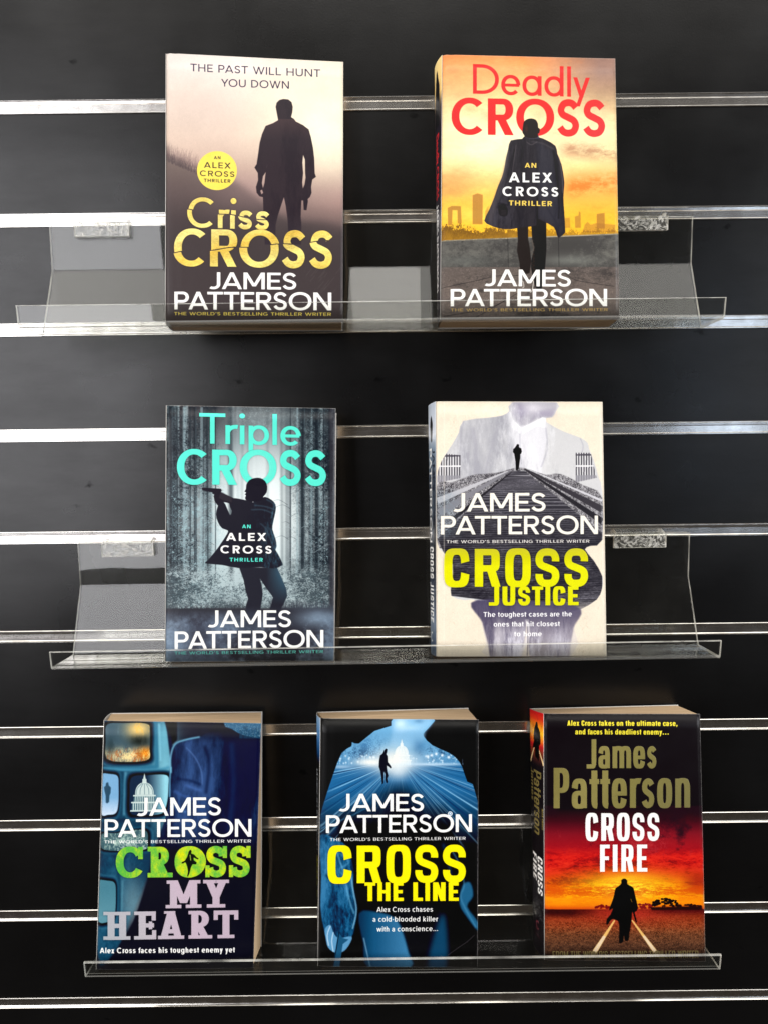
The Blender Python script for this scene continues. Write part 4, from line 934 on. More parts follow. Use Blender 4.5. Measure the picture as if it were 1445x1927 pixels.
def spine_sunset():
    c = spine(22, (40, 38, 42)); X, Y = c.X, c.Y
    c.grad([(0, (248, 220, 150)), (30, (236, 196, 120)), (44, (70, 60, 58)), (60, (40, 38, 44)), (234, (52, 48, 50))])
    c.poly([(7, 18), (9, 10), (12, 9), (14, 16), (17, 24), (18, 60), (4, 60), (5, 26)], (30, 26, 32), .5)
    spine_text(c, "Deadly CROSS", G_WIDE, 7, 66, 124, 9, (206, 46, 50))
    spine_text(c, "JAMES PATTERSON", G_AUTH, 7, 128, 206, 8, WHITE)
    c.wear(191, .3); return c
def spine_grey(seed, base): 
    c = spine(26, base); c.mul(1 + .06 * fbm(seed, 1.2, 1, 1, 150, CH)); c.wear(seed, .5); return c
def spine_cream():
    c = spine(28, (30, 30, 36)); X, Y = c.X, c.Y
    c.grad([(0, (196, 206, 220)), (30, (206, 212, 220)), (44, (120, 138, 156)), (70, (46, 52, 62)), (130, (20, 20, 24)), (180, (30, 34, 44)), (205, (88, 104, 124)), (234, (70, 84, 104))])
    n = fbm(193, .8, .6, 3, 150, CH); c.mix(np.clip(n * .4, 0, 1) * (Y > 40), (150, 168, 184))
    c.poly([(13, 14), (16, 12), (18, 15), (20, 20), (19, 28), (18, 36), (14, 36), (12, 27), (11, 20)], (24, 22, 26), .4)
    spine_text(c, "PATTERSON", G_AUTH, 6, 42, 130, 10, WHITE); spine_text(c, "JAMES", G_AUTH, 18, 42, 82, 7, (30, 34, 44))
    spine_text(c, "CROSS JUSTICE", G_DIN, 6, 134, 204, 15, (244, 242, 236))
    c.text("C", G_AUTH, (10, 222), (17, 222), 9, WHITE)
    c.wear(194, .3); return c
def spine_blue():
    c = spine(33, (18, 20, 28)); X, Y = c.X, c.Y
    c.grad([(0, (140, 170, 200)), (20, (60, 110, 160)), (36, (30, 60, 100)), (44, (18, 20, 28)), (234, (30, 30, 36))])
    spine_text(c, "JAMES PATTERSON", G_AUTH, 12, 50, 130, 9, (220, 226, 230)); spine_text(c, "CROSS THE LINE", G_DIN, 12, 136, 206, 11, (240, 224, 40))
    c.wear(195, .3); return c
def spine_fire():
    c = spine(33, (36, 34, 36)); X, Y = c.X, c.Y
    t = Y / 46
    c.grad([(0, (206, 34, 40)), (7, (226, 60, 36)), (14, (246, 150, 40)), (21, (252, 196, 50)), (28, (240, 120, 40)), (33, (190, 40, 44)), (40, (120, 60, 44)), (48, (62, 40, 40)), (53, (36, 34, 36)), (234, (36, 34, 36))])
    n = fbm(197, 1.2, 3, 1, 150, CH); c.mix(np.clip(n * .5, 0, 1) * (Y < 30) * .7, (150, 34, 40))
    c.line([(13, 36), (1, 52)], 1.6, (238, 206, 150), .1, .9, 3.2); c.line([(23, 36), (33, 50)], 1.4, (238, 206, 150), .1, .9, 3)
    c.poly([(16, 14), (18, 10.5), (21, 11), (22, 15), (26, 19), (27, 30), (24, 33), (24, 44), (22, 48), (19, 45), (18, 46), (15, 44), (14, 36), (8, 38), (12, 30), (11, 28), (13, 18)], (20, 14, 20), .15, sm=2)
    G = Glyphs(w=.17, h=.13, k=1.0, n=3.0, xh=.72, sb=.055, cond=True)
    spine_text(c, "Patterson", G, 11, 58, 120, 17, (134, 120, 72), 0, .8); spine_text(c, "James", G, 2, 58, 90, 8, (134, 120, 72), 0, .8)
    spine_text(c, "ALEX CROSS", G_FIRE, 29, 92, 112, 3, (150, 130, 70))
    spine_text(c, "CROSS", G_FIRE, 19, 140, 176, 11, WHITE); spine_text(c, "FIRE", G_FIRE, 5, 140, 166, 11, WHITE)
    c.text("C", G_AUTH, (13, 212), (21, 212), 8, (140, 60, 70)); c.line([(12, 218), (24, 218)], .6, (120, 60, 70))
    c.wear(198, .35); return c
# ------------------------------------------------------------------ materials
def new_mat(name):
    m = bpy.data.materials.new(name); m.use_nodes = True
    nt = m.node_tree; b = nt.nodes['Principled BSDF']
    return m, nt, b, nt.nodes.new, nt.links.new

def mat_laminate():
    m, nt, b, N, L = new_mat("black_laminate")
    tc = N('ShaderNodeTexCoord')
    n = N('ShaderNodeTexNoise'); n.inputs['Scale'].default_value = 9; n.inputs['Detail'].default_value = 6
    L(tc.outputs['Object'], n.inputs['Vector'])
    r = N('ShaderNodeMapRange'); r.inputs[1].default_value = .3; r.inputs[2].default_value = .7; r.inputs[3].default_value = .25; r.inputs[4].default_value = .36
    L(n.outputs['Fac'], r.inputs[0]); L(r.outputs[0], b.inputs['Roughness'])
    # fine orange-peel
    f = N('ShaderNodeTexNoise'); f.inputs['Scale'].default_value = 650; f.inputs['Detail'].default_value = 2
    L(tc.outputs['Object'], f.inputs['Vector'])
    bp = N('ShaderNodeBump'); bp.inputs['Strength'].default_value = .13; bp.inputs['Distance'].default_value = .0004
    L(f.outputs['Fac'], bp.inputs['Height']); L(bp.outputs[0], b.inputs['Normal'])
    # dust specks and scuffs
    v = N('ShaderNodeTexVoronoi'); v.inputs['Scale'].default_value = 34; v.inputs['Randomness'].default_value = 1
    L(tc.outputs['Object'], v.inputs['Vector'])
    t = N('ShaderNodeMapRange'); t.inputs[1].default_value = .012; t.inputs[2].default_value = .028; t.inputs[3].default_value = 1; t.inputs[4].default_value = 0
    L(v.outputs['Distance'], t.inputs[0])
    k = N('ShaderNodeTexNoise'); k.inputs['Scale'].default_value = 14; L(tc.outputs['Object'], k.inputs['Vector'])
    kr = N('ShaderNodeMapRange'); kr.inputs[1].default_value = .58; kr.inputs[2].default_value = .66; L(k.outputs['Fac'], kr.inputs[0])
    mu = N('ShaderNodeMath'); mu.operation = 'MULTIPLY'; L(t.outputs[0], mu.inputs[0]); L(kr.outputs[0], mu.inputs[1])
    mx = N('ShaderNodeMix'); mx.data_type = 'RGBA'
    mx.inputs[6].default_value = (.0022, .0021, .0022, 1); mx.inputs[7].default_value = (.06, .058, .055, 1)
    L(mu.outputs[0], mx.inputs[0]); L(mx.outputs[2], b.inputs['Base Color'])
    v2 = N('ShaderNodeTexVoronoi'); v2.inputs['Scale'].default_value = 1; mp = N('ShaderNodeMapping'); mp.inputs['Scale'].default_value = (15, 15, 34)
    wn = N('ShaderNodeTexNoise'); wn.inputs['Scale'].default_value = 120; wv = N('ShaderNodeMixRGB'); wv.blend_type = 'LINEAR_LIGHT'; wv.inputs[0].default_value = .006
    L(tc.outputs['Object'], wn.inputs['Vector']); L(tc.outputs['Object'], wv.inputs[1]); L(wn.outputs['Color'], wv.inputs[2]); L(wv.outputs[0], mp.inputs[0]); L(mp.outputs[0], v2.inputs['Vector'])
    sm = N('ShaderNodeMapRange'); sm.interpolation_type = 'SMOOTHSTEP'; sm.inputs[1].default_value = .02; sm.inputs[2].default_value = .11; sm.inputs[3].default_value = 1; sm.inputs[4].default_value = 0; L(v2.outputs['Distance'], sm.inputs[0])
    sp = N('ShaderNodeSeparateColor'); L(v2.outputs['Color'], sp.inputs[0])
    g2 = N('ShaderNodeMath'); g2.operation = 'GREATER_THAN'; g2.inputs[1].default_value = .45; L(sp.outputs[0], g2.inputs[0])
    m3 = N('ShaderNodeMath'); m3.operation = 'MULTIPLY'; L(sm.outputs[0], m3.inputs[0]); L(g2.outputs[0], m3.inputs[1])
    st = N('ShaderNodeTexNoise'); st.inputs['Scale'].default_value = 1; st.inputs['Detail'].default_value = 8; st.inputs['Roughness'].default_value = .7
    ms = N('ShaderNodeMapping'); ms.inputs['Scale'].default_value = (7, 7, 26); L(tc.outputs['Object'], ms.inputs[0]); L(ms.outputs[0], st.inputs['Vector'])
    sr = N('ShaderNodeMapRange'); sr.inputs[1].default_value = .3; sr.inputs[2].default_value = .7; sr.inputs[3].default_value = .31; sr.inputs[4].default_value = .42; L(st.outputs['Fac'], sr.inputs[0])
    m4 = N('ShaderNodeMath'); m4.operation = 'MULTIPLY_ADD'; m4.inputs[1].default_value = -.24; L(m3.outputs[0], m4.inputs[0]); L(sr.outputs[0], m4.inputs[2])
    L(m4.outputs[0], b.inputs['Specular IOR Level'])
    return m

def mat_alu():
    m, nt, b, N, L = new_mat("brushed_aluminium")
    b.inputs['Metallic'].default_value = 1; b.inputs['Base Color'].default_value = (.80, .78, .76, 1)
    tc = N('ShaderNodeTexCoord'); mp = N('ShaderNodeMapping'); mp.inputs['Scale'].default_value = (9, 260, 260)
    L(tc.outputs['Object'], mp.inputs[0])
    n = N('ShaderNodeTexNoise'); n.inputs['Scale'].default_value = 1; n.inputs['Detail'].default_value = 5; L(mp.outputs[0], n.inputs['Vector'])
    r = N('ShaderNodeMapRange'); r.inputs[3].default_value = .16; r.inputs[4].default_value = .28; L(n.outputs['Fac'], r.inputs[0]); L(r.outputs[0], b.inputs['Roughness'])
    bp = N('ShaderNodeBump'); bp.inputs['Strength'].default_value = 0; bp.inputs['Distance'].default_value = .0002
    d = N('ShaderNodeTexNoise'); d.inputs['Scale'].default_value = 60; d.inputs['Detail'].default_value = 4; L(tc.outputs['Object'], d.inputs['Vector'])
    cr = N('ShaderNodeMapRange'); cr.inputs[1].default_value = .35; cr.inputs[2].default_value = .7; L(d.outputs['Fac'], cr.inputs[0])
    mx = N('ShaderNodeMix'); mx.data_type = 'RGBA'; mx.inputs[6].default_value = (.60, .575, .54, 1); mx.inputs[7].default_value = (.80, .78, .75, 1)
    L(cr.outputs[0], mx.inputs[0]); L(mx.outputs[2], b.inputs['Base Color'])
    return m

def mat_acrylic(name="clear_acrylic", crinkle=False, film=0.):
    """clear sheet: see-through, mirror-like by the angle of view, with a film of dust; extra film paints a bright line into bends"""
    m, nt, b, N, L = new_mat(name)
    nt.nodes.remove(b); out = nt.nodes['Material Output']
    tc = N('ShaderNodeTexCoord')
    lw = N('ShaderNodeLayerWeight'); lw.inputs[0].default_value = .5
    p = N('ShaderNodeMath'); p.operation = 'POWER'; p.inputs[1].default_value = 5; L(lw.outputs['Facing'], p.inputs[0])
    q = N('ShaderNodeMath'); q.operation = 'MULTIPLY_ADD'; q.inputs[1].default_value = .955; q.inputs[2].default_value = .032; L(p.outputs[0], q.inputs[0])
    tr = N('ShaderNodeBsdfTransparent'); tr.inputs[0].default_value = (.955, .958, .945, 1)
    gl = N('ShaderNodeBsdfGlossy'); gl.inputs['Roughness'].default_value = .02
    wv = N('ShaderNodeTexNoise'); wv.inputs['Scale'].default_value = 9; wv.inputs['Detail'].default_value = 1; L(tc.outputs['Object'], wv.inputs['Vector'])
    bp = N('ShaderNodeBump'); bp.inputs['Strength'].default_value = .12; bp.inputs['Distance'].default_value = .004; L(wv.outputs['Fac'], bp.inputs['Height']); L(bp.outputs[0], gl.inputs['Normal'])
    mx = N('ShaderNodeMixShader'); L(q.outputs[0], mx.inputs[0]); L(tr.outputs[0], mx.inputs[1]); L(gl.outputs[0], mx.inputs[2])
    df = N('ShaderNodeBsdfDiffuse'); df.inputs[0].default_value = (.72, .70, .64, 1)
    n = N('ShaderNodeTexNoise'); n.inputs['Scale'].default_value = 16 if not crinkle else 95; n.inputs['Detail'].default_value = 7 if not crinkle else 3; n.inputs['Roughness'].default_value = .65; n.inputs['Distortion'].default_value = 0 if not crinkle else 2.5
    L(tc.outputs['Object'], n.inputs['Vector'])
    r = N('ShaderNodeMapRange')
    if crinkle: r.inputs[1].default_value, r.inputs[2].default_value, r.inputs[3].default_value, r.inputs[4].default_value = .50, .62, .03, .55
    else: r.inputs[1].default_value, r.inputs[2].default_value, r.inputs[3].default_value, r.inputs[4].default_value = .35, .75, .0008 + film, .0055 + film
    L(n.outputs['Fac'], r.inputs[0])
    fac = r.outputs[0]
    if not crinkle:      # dust specks and hairline scratches
        v = N('ShaderNodeTexVoronoi'); v.inputs['Scale'].default_value = 130; L(tc.outputs['Object'], v.inputs['Vector'])
        s = N('ShaderNodeMapRange'); s.inputs[1].default_value = .03; s.inputs[2].default_value = .06; s.inputs[3].default_value = .5; s.inputs[4].default_value = 0; L(v.outputs['Distance'], s.inputs[0])
        c_ = N('ShaderNodeMath'); c_.operation = 'GREATER_THAN'; c_.inputs[1].default_value = .9; L(v.outputs['Color'], c_.inputs[0])
        mm = N('ShaderNodeMath'); mm.operation = 'MULTIPLY'; L(s.outputs[0], mm.inputs[0]); L(c_.outputs[0], mm.inputs[1])
        ad = N('ShaderNodeMath'); ad.operation = 'ADD'; L(fac, ad.inputs[0]); L(mm.outputs[0], ad.inputs[1]); fac = ad.outputs[0]
    m2 = N('ShaderNodeMixShader'); L(fac, m2.inputs[0]); L(mx.outputs[0], m2.inputs[1]); L(df.outputs[0], m2.inputs[2])
    L(m2.outputs[0], out.inputs[0])
    return m

def mat_edge(name="acrylic_edge", lo=.35, hi=.85):
    m, nt, b, N, L = new_mat(name)
    b.inputs['Base Color'].default_value = (.86, .84, .76, 1); b.inputs['Roughness'].default_value = .18  # pale colour paints in the light carried inside the clear sheet
    nt_out = nt.nodes['Material Output']
    tr = N('ShaderNodeBsdfTransparent'); mx = N('ShaderNodeMixShader')
    tc = N('ShaderNodeTexCoord'); n = N('ShaderNodeTexNoise'); n.inputs['Scale'].default_value = 40; L(tc.outputs['Object'], n.inputs['Vector'])
    r = N('ShaderNodeMapRange'); r.inputs[1].default_value = .3; r.inputs[2].default_value = .7; r.inputs[3].default_value = lo; r.inputs[4].default_value = hi; L(n.outputs['Fac'], r.inputs[0])
    L(r.outputs[0], mx.inputs[0]); L(tr.outputs[0], mx.inputs[1]); L(b.outputs[0], mx.inputs[2]); L(mx.outputs[0], nt_out.inputs[0])
    return m

def mat_pages():
    m, nt, b, N, L = new_mat("paper_edges")
    uv = N('ShaderNodeUVMap'); mp = N('ShaderNodeMapping'); mp.inputs['Scale'].default_value = (1.2, 46, 1)
    L(uv.outputs[0], mp.inputs[0])
    n = N('ShaderNodeTexNoise'); n.inputs['Scale'].default_value = 1; n.inputs['Detail'].default_value = 6; n.inputs['Roughness'].default_value = .7; L(mp.outputs[0], n.inputs['Vector'])
    r = N('ShaderNodeValToRGB'); e = r.color_ramp.elements
    e[0].position = .32; e[0].color = (.40, .26, .145, 1); e[1].position = .68; e[1].color = (.80, .585, .37, 1)
    L(n.outputs['Fac'], r.inputs[0]); L(r.outputs[0], b.inputs['Base Color'])
    bp = N('ShaderNodeBump'); bp.inputs['Strength'].default_value = .5; bp.inputs['Distance'].default_value = .0003; L(n.outputs['Fac'], bp.inputs['Height']); L(bp.outputs[0], b.inputs['Normal'])
    b.inputs['Roughness'].default_value = .9; b.inputs['Specular IOR Level'].default_value = .1
    return m

def mat_print(name, P, rough=.34, seed=0):
    im, fm = P.to_image(name)
    m, nt, b, N, L = new_mat(name)
    t = N('ShaderNodeTexImage'); t.image = im; t.interpolation = 'Cubic'; t.extension = 'EXTEND'
    g = N('ShaderNodeMix'); g.data_type = 'RGBA'; g.blend_type = 'MULTIPLY'; g.inputs[0].default_value = 1; g.inputs[7].default_value = (.92, .92, .92, 1)
    L(t.outputs[0], g.inputs[6]); L(g.outputs[2], b.inputs['Base Color'])
    tc = N('ShaderNodeTexCoord')
    n = N('ShaderNodeTexNoise'); n.inputs['Scale'].default_value = 30; n.inputs['Detail'].default_value = 6; n.inputs['Roughness'].default_value = .6
    n.noise_dimensions = '4D'; n.inputs['W'].default_value = seed
    L(tc.outputs['Object'], n.inputs['Vector'])
    r = N('ShaderNodeMapRange'); r.inputs[3].default_value = rough - .08; r.inputs[4].default_value = rough + .14; L(n.outputs['Fac'], r.inputs[0])
    L(r.outputs[0], b.inputs['Roughness'])
    w = N('ShaderNodeTexNoise'); w.inputs['Scale'].default_value = 11; w.inputs['Detail'].default_value = 3; w.noise_dimensions = '4D'; w.inputs['W'].default_value = seed + 3
    L(tc.outputs['Object'], w.inputs['Vector'])
    bp = N('ShaderNodeBump'); bp.inputs['Strength'].default_value = .35; bp.inputs['Distance'].default_value = .0022; L(w.outputs['Fac'], bp.inputs['Height'])
    nrm = bp.outputs[0]
    if fm:
        f = N('ShaderNodeTexImage'); f.image = fm; f.extension = 'EXTEND'
        b2 = N('ShaderNodeBump'); b2.inputs['Strength'].default_value = .5; b2.inputs['Distance'].default_value = .0004; L(f.outputs[0], b2.inputs['Height']); L(nrm, b2.inputs['Normal']); nrm = b2.outputs[0]
        k = N('ShaderNodeMath'); k.operation = 'MULTIPLY'; k.inputs[1].default_value = .35; L(f.outputs[0], k.inputs[0]); L(k.outputs[0], b.inputs['Metallic'])
    L(nrm, b.inputs['Normal'])
    b.inputs['Specular IOR Level'].default_value = .2
    return m

M_LAM, M_ALU, M_ACR, M_EDGE, M_PAGE = mat_laminate(), mat_alu(), mat_acrylic(), mat_edge(), mat_pages()
M_TIP = mat_edge('acrylic_top_edge', .12, .55); M_GLUE = mat_acrylic("crinkled_acrylic", True); M_BEND = mat_acrylic("bent_acrylic", False, .16)  # bend film: slight whitening plus a painted-in bright line
m_, nt_, b_, N_, L_ = new_mat("plain_card"); b_.inputs['Base Color'].default_value = (.55, .52, .48, 1); M_CARD = m_

# ------------------------------------------------------------------ object helpers
def mesh_obj(name, verts, faces, mats, parent=None, fm=None, uvs=None, smooth_=False):
    me = bpy.data.meshes.new(name)
    me.from_pydata([tuple(v) for v in verts], [], faces)
    for m in mats: me.materials.append(m)
    if fm: me.polygons.foreach_set('material_index', fm)
    if uvs is not None:
        uv = me.uv_layers.new(name='UVMap')
        for p in me.polygons:
            for li, vi in zip(p.loop_indices, p.vertices): uv.data[li].uv = uvs[vi]
    if smooth_: me.polygons.foreach_set('use_smooth', [True] * len(me.polygons))
    me.update()
    o = bpy.data.objects.new(name, me)
    scene.collection.objects.link(o)
    if parent: o.parent = parent
    return o

def thing(name, label, cat, loc=(0, 0, 0), rot=(0, 0, 0), group=None):
    o = bpy.data.objects.new(name, None); scene.collection.objects.link(o)
    o.empty_display_size = .02
    o.location = loc; o.rotation_euler = rot
    o['label'] = label; o['category'] = cat
    if group: o['group'] = group
    return o

def extrude_x(name, prof, x0, x1, mat, parent, closed=True, end_mat=None, fmat=None, seg=1, smooth_=False):
    """profile of (y,z) in metres swept along x"""
    n = len(prof); V = []; F = []; FM = []
    for k in range(seg + 1):
        x = x0 + (x1 - x0) * k / seg
        V += [(x, y, z) for y, z in prof]
    for k in range(seg):
        for i in range(n if closed else n - 1):
            j = (i + 1) % n
            F.append((k * n + i, k * n + j, (k + 1) * n + j, (k + 1) * n + i)); FM.append(fmat[i] if fmat else 0)
    mats = [mat]
    if closed:
        F.append(tuple(range(n))[::-1]); F.append(tuple(seg * n + i for i in range(n)))
        FM += [1 if end_mat else 0] * 2
    if end_mat: mats.append(end_mat)
    return mesh_obj(name, V, F, mats, parent, FM, None, smooth_)

# ------------------------------------------------------------------ the slatted wall
X0, X1 = -1.25, 1.25
G = 10.7 * MM
wall = thing("slatwall", "black slatted display wall with aluminium strips in its grooves, behind all shelves", "display wall")
c_ = .8 * MM
for i in range(-5, 15):
    zt = -.1 * i - G; zb = -.1 * (i + 1)
    prof = [(0, zt - c_), (0, zb + c_), (c_, zb), (.018, zb), (.018, zt), (c_, zt)]
    extrude_x("slat", prof, X0, X1, M_LAM, wall)
for i in range(-4, 15):
    z = -.1 * i; m1 = MM
    # folded strip: proud lips above and below, hollow channel between
    outer = [(-.4, .9), (-.9, .4), (-.9, .0), (-.3, -.5), (-.15, -2.7), (.4, -3.0), (.9, -3.3), (.9, -9.4), (.5, -9.9), (-.4, -10.1), (-.9, -10.5), (-.9, -11.2), (-.4, -11.6)]
    back = [(1.0, -11.2), (1.0, -10.0), (11, -9.8), (11, -1.0), (1.0, -.9), (1.0, .5)]
    prof = [(y * m1, z + zz * m1) for y, zz in outer]
    prof += [(.0 * m1 + .00005, z - 10.6 * m1), (.0 * m1 + .00005 + .0009, z - 10.3 * m1), (.0108, z - 10.3 * m1), (.0108, z - .45 * m1), (.0009, z - .45 * m1), (.00005, z + .1 * m1)]
    o = extrude_x("groove_strip", prof, X0, X1, M_ALU, wall)

# ------------------------------------------------------------------ acrylic shelves
def rounded(pts, rad, seg=5):
    out = [Vector(pts[0])]; marks = []
    for a, b, c, r in zip(pts[:-2], pts[1:-1], pts[2:], rad):
        a, b, c = Vector(a), Vector(b), Vector(c)
        u, v = (a - b).normalized(), (c - b).normalized()
        ang = u.angle(v); t = min(r / math.tan(ang / 2), .45 * min((a - b).length, (c - b).length)); 
        p, q = b + u * t, b + v * t
        s0 = len(out)
        for k in range(seg + 1):
            f = k / seg
            out.append((1 - f) ** 2 * p + 2 * f * (1 - f) * b + f * f * q)
        marks.append(s0 + seg // 2)
    out.append(Vector(pts[-1]))
    return out, marks

def shelf(i, xc, dz, roll, label):
    """one bent sheet hung in groove i"""
    T = 2.4
    z0 = -.1 * i - G + dz * MM
    root = thing("acrylic_shelf", label, "shelf", (xc * MM, 0, z0), (0, roll, 0), "clear acrylic shelves hung on the slatted wall")
    path, mk = rounded([(-2.6, 1.0), (-2.8, -41.2), (-27.5, -104.2), (-67.4, -102.6), (-68.8, -87.0)], [5, 3, 2.4])
    P = np.array([(p.x, p.y) for p in path])
    t = np.gradient(P, axis=0); t /= np.linalg.norm(t, axis=1)[:, None]
    nr = np.c_[-t[:, 1], t[:, 0]] * T / 2
    A, B = P + nr, P - nr
    cuts = [(0, mk[1], "back_panel"), (mk[1], mk[2], "tray"), (mk[2], len(P) - 1, "front_lip")]
    for a, b, nm in cuts:
        prof = np.concatenate([A[a:b + 1], B[a:b + 1][::-1]]) * MM
        n = len(prof); k = b - a + 1
        V = []; F = []; FM = []
        kind = [0] * n
        if b == len(P) - 1:      # softly rounded, polished top edge of the lip
            tip = [P[b] + nr[b] * .8 + t[b] * .45, P[b] + t[b] * .6, P[b] - nr[b] * .8 + t[b] * .45]
            prof = np.concatenate([A[a:b + 1], tip, B[a:b + 1][::-1]]) * MM
            kind = [0] * (k - 1) + [3] * 4 + [0] * (k - 1) + [-1]
        elif a == 0:
            tip = [P[0] - nr[0] * .8 - t[0] * .45, P[0] - t[0] * .6, P[0] + nr[0] * .8 - t[0] * .45]
            prof = np.concatenate([A[a:b + 1], B[a:b + 1][::-1], tip]) * MM
            kind = [0] * (k - 1) + [-1] + [0] * (k - 1) + [3] * 4
        else: kind = [0] * (k - 1) + [-1] + [0] * (k - 1) + [-1]
        n = len(prof)
        if nm == "front_lip":
            for q in range(0, 3): kind[q] = 2
            for q in range(n - 4, n - 1): kind[q] = 2
        if nm == "tray":
            for q in range(k - 3, k - 1): kind[q] = 2
            for q in range(k, k + 2): kind[q] = 2
        for x in (-.3, .3): V += [(x, y, z) for y, z in prof]
        for q in range(n):
            j = (q + 1) % n
            if kind[q] < 0: continue
            F.append((q, j, n + j, n + q)); FM.append(kind[q])
        F.append(tuple(range(n))[::-1]); F.append(tuple(range(n, 2 * n))); FM += [1, 1]
        mesh_obj(nm, V, F, [M_ACR, M_EDGE, M_BEND, M_TIP], root, FM)
    for hx in (-.250, .250):
        # hooked block glued over the top edge of the sheet
        def box(x0, x1, y0, y1, za, zb, V, F, FM, m=0):
            s = len(V)
            V += [(x, y, z) for x in (x0, x1) for y in (y0, y1) for z in (za, zb)]
            for f in ((0, 1, 3, 2), (4, 6, 7, 5), (0, 4, 5, 1), (2, 3, 7, 6), (0, 2, 6, 4), (1, 5, 7, 3)): F.append(tuple(s + q for q in f)); FM.append(m)
        V, F, FM = [], [], []
        prof = [(-4.2, 1.2), (-7.0, 1.2), (-7.0, 3.0), (-6.2, 4.0), (-1.2, 5.2), (1.6, 6.4), (3.8, 9.0), (6.4, 9.0), (6.4, 3.4), (4.6, 3.4), (4.4, 5.2), (2.4, 3.2), (-4.2, 1.9)]
        hk = extrude_x("hook", [(y * MM, z * MM) for y, z in prof], hx - .0235, hx + .0235, M_ACR, root, end_mat=M_EDGE)
        box(hx - .0255, hx + .0255, -.0073, -.0042, -.0118, .0010, V, F, FM)
        gp = mesh_obj("glued_plate", V, F, [M_GLUE, M_EDGE], hk, [1, 1, 0, 0, 1, 1])
    return root

shelf(1, -9.8, 0, 0, "clear acrylic shelf hung topmost, carrying the dusk and sunset books")
shelf(4, -1.6, 0, -.0055, "clear acrylic shelf in the middle, carrying the forest and cream books")
shelf(7, 11.6, -2.6, 0, "clear acrylic shelf hung lowest, carrying three books with dark covers")

# ------------------------------------------------------------------ books
CS = 3.5026
def book(C, quad, cover, spine_P, label, spine_name, curl=0., round_=1.2, seed=0):
    """C: corners (x,y,z mm) in order L-front-bottom, L-front-top, L-back-bottom, L-back-top, R-front-bottom, R-front-top, R-back-bottom, R-back-top"""
    C = [Vector((c[0], c[1] + (1.2 if c[1] < -20 else 0), c[2])) * MM for c in C]
    lfb, lft, lbb, lbt, rfb, rft, rbb, rbt = C
    org = (lfb + rfb + lbb + rbb) / 4
    C = [c - org for c in C]; lfb, lft, lbb, lbt, rfb, rft, rbb, rbt = C
    root = thing("paperback_book", label, "book", org, (0, 0, 0), "crime paperbacks standing face out on the shelves")
    def bil(a, b, c, d, u, v): return (a * (1 - u) + b * u) * (1 - v) + (c * (1 - u) + d * u) * v
    nf = (rfb - lfb).cross(lft - lfb).normalized()       # towards the viewer
    nb = -((rbb - lbb).cross(lbt - lbb)).normalized()
    t = .35 * MM
    def sheet(name, a, b, c, d, nrm, nu, nv, mats, disp):
        V = []; UV = []; F = []; FM = []
        for s in (0, 1):
            for j in range(nv + 1):
                for i in range(nu + 1):
                    u, v = i / nu, j / nv
                    V.append(bil(a, b, c, d, u, v) + nrm * (disp(u, v) * MM - s * t)); UV.append((u, v))
        W = nu + 1; K = W * (nv + 1)
        for j in range(nv):
            for i in range(nu):
                q = j * W + i
                F.append((q, q + 1, q + 1 + W, q + W)); FM.append(0)
                F.append((K + q, K + q + W, K + q + 1 + W, K + q + 1)); FM.append(1)
        for i in range(nu):
            F.append((i, K + i, K + i + 1, i + 1)); FM.append(1)
            q = nv * W + i; F.append((q, q + 1, K + q + 1, K + q)); FM.append(1)
        for j in range(nv):
            q = j * W; F.append((q, q + W, K + q + W, K + q)); FM.append(1)
            q = j * W + nu; F.append((q, K + q, K + q + W, q + W)); FM.append(1)
        return mesh_obj(name, V, F, mats, root, FM, UV, True)
    mc = mat_print("cover_print_%d" % seed, cover, seed=seed)
    # hinge crease beside the spine, cover easing up slightly at the open edge
    def d_front(u, v):
        e = math.exp(-((u - .052) / .010) ** 2) * -.35
        r = -1.1 * math.exp(-(u / .012)) * round_
        return e + r + curl * max(0, u - .55) ** 2 * (0.6 + .8 * v) + .25 * math.sin(3.1 * v) * u
    sheet("front_cover", lfb, rfb, lft, rft, nf, 40, 16, [mc, M_CARD], d_front)
    md = M_CARD
    sheet("back_cover", rbb, lbb, rbt, lbt, nb, 2, 2, [md, md], lambda u, v: 0)
    ms = mat_print("spine_print_%d" % seed, spine_P, seed=seed + 40)
    ns = (lfb - lbb).cross(lbt - lbb).normalized()
    if ns.x > 0: ns = -ns
    sheet("spine", lbb, lfb + nf * -.0006, lbt, lft + nf * -.0006, ns, 12, 6, [ms, M_CARD], lambda u, v: round_ * .9 * math.sin(math.pi * u) + .2)
    # page block
    V = []; UV = []; F = []
    def inset(p, fx, fy, fz): return p
    ux = (rfb - lfb).normalized(); uz = (lft - lfb).normalized()
    P8 = [lfb + ux * .0026 + uz * .0006 - nf * .0024, rfb - ux * .0010 + uz * .0006 - nf * .0006, rbb - ux * .0010 + uz * .0006 + nb * -.0006, lbb + ux * .0008 + uz * .0006 + nb * -.0006]
    P8 += [lft + ux * .0026 - uz * .0007 - nf * .0024, rft - ux * .0010 - uz * .0007 - nf * .0006, rbt - ux * .0010 - uz * .0007 + nb * -.0006, lbt + ux * .0008 - uz * .0007 + nb * -.0006]
    quads = [((4, 5, 6, 7), 'top'), ((3, 2, 1, 0), 'bot'), ((1, 2, 6, 5), 'fore'), ((0, 4, 7, 3), 'sp'), ((0, 1, 5, 4), 'f'), ((2, 3, 7, 6), 'b')]
    for q, k in quads:
        s = len(V); V += [P8[i] for i in q]
        if k == 'fore': UV += [(0, 0), (0, 1), (1, 1), (1, 0)]
        else: UV += [(0, 0), (1, 0), (1, 1), (0, 1)]
        F.append((s, s + 1, s + 2, s + 3))
    mesh_obj("page_block", V, F, [M_PAGE], root, None, UV)
    return root

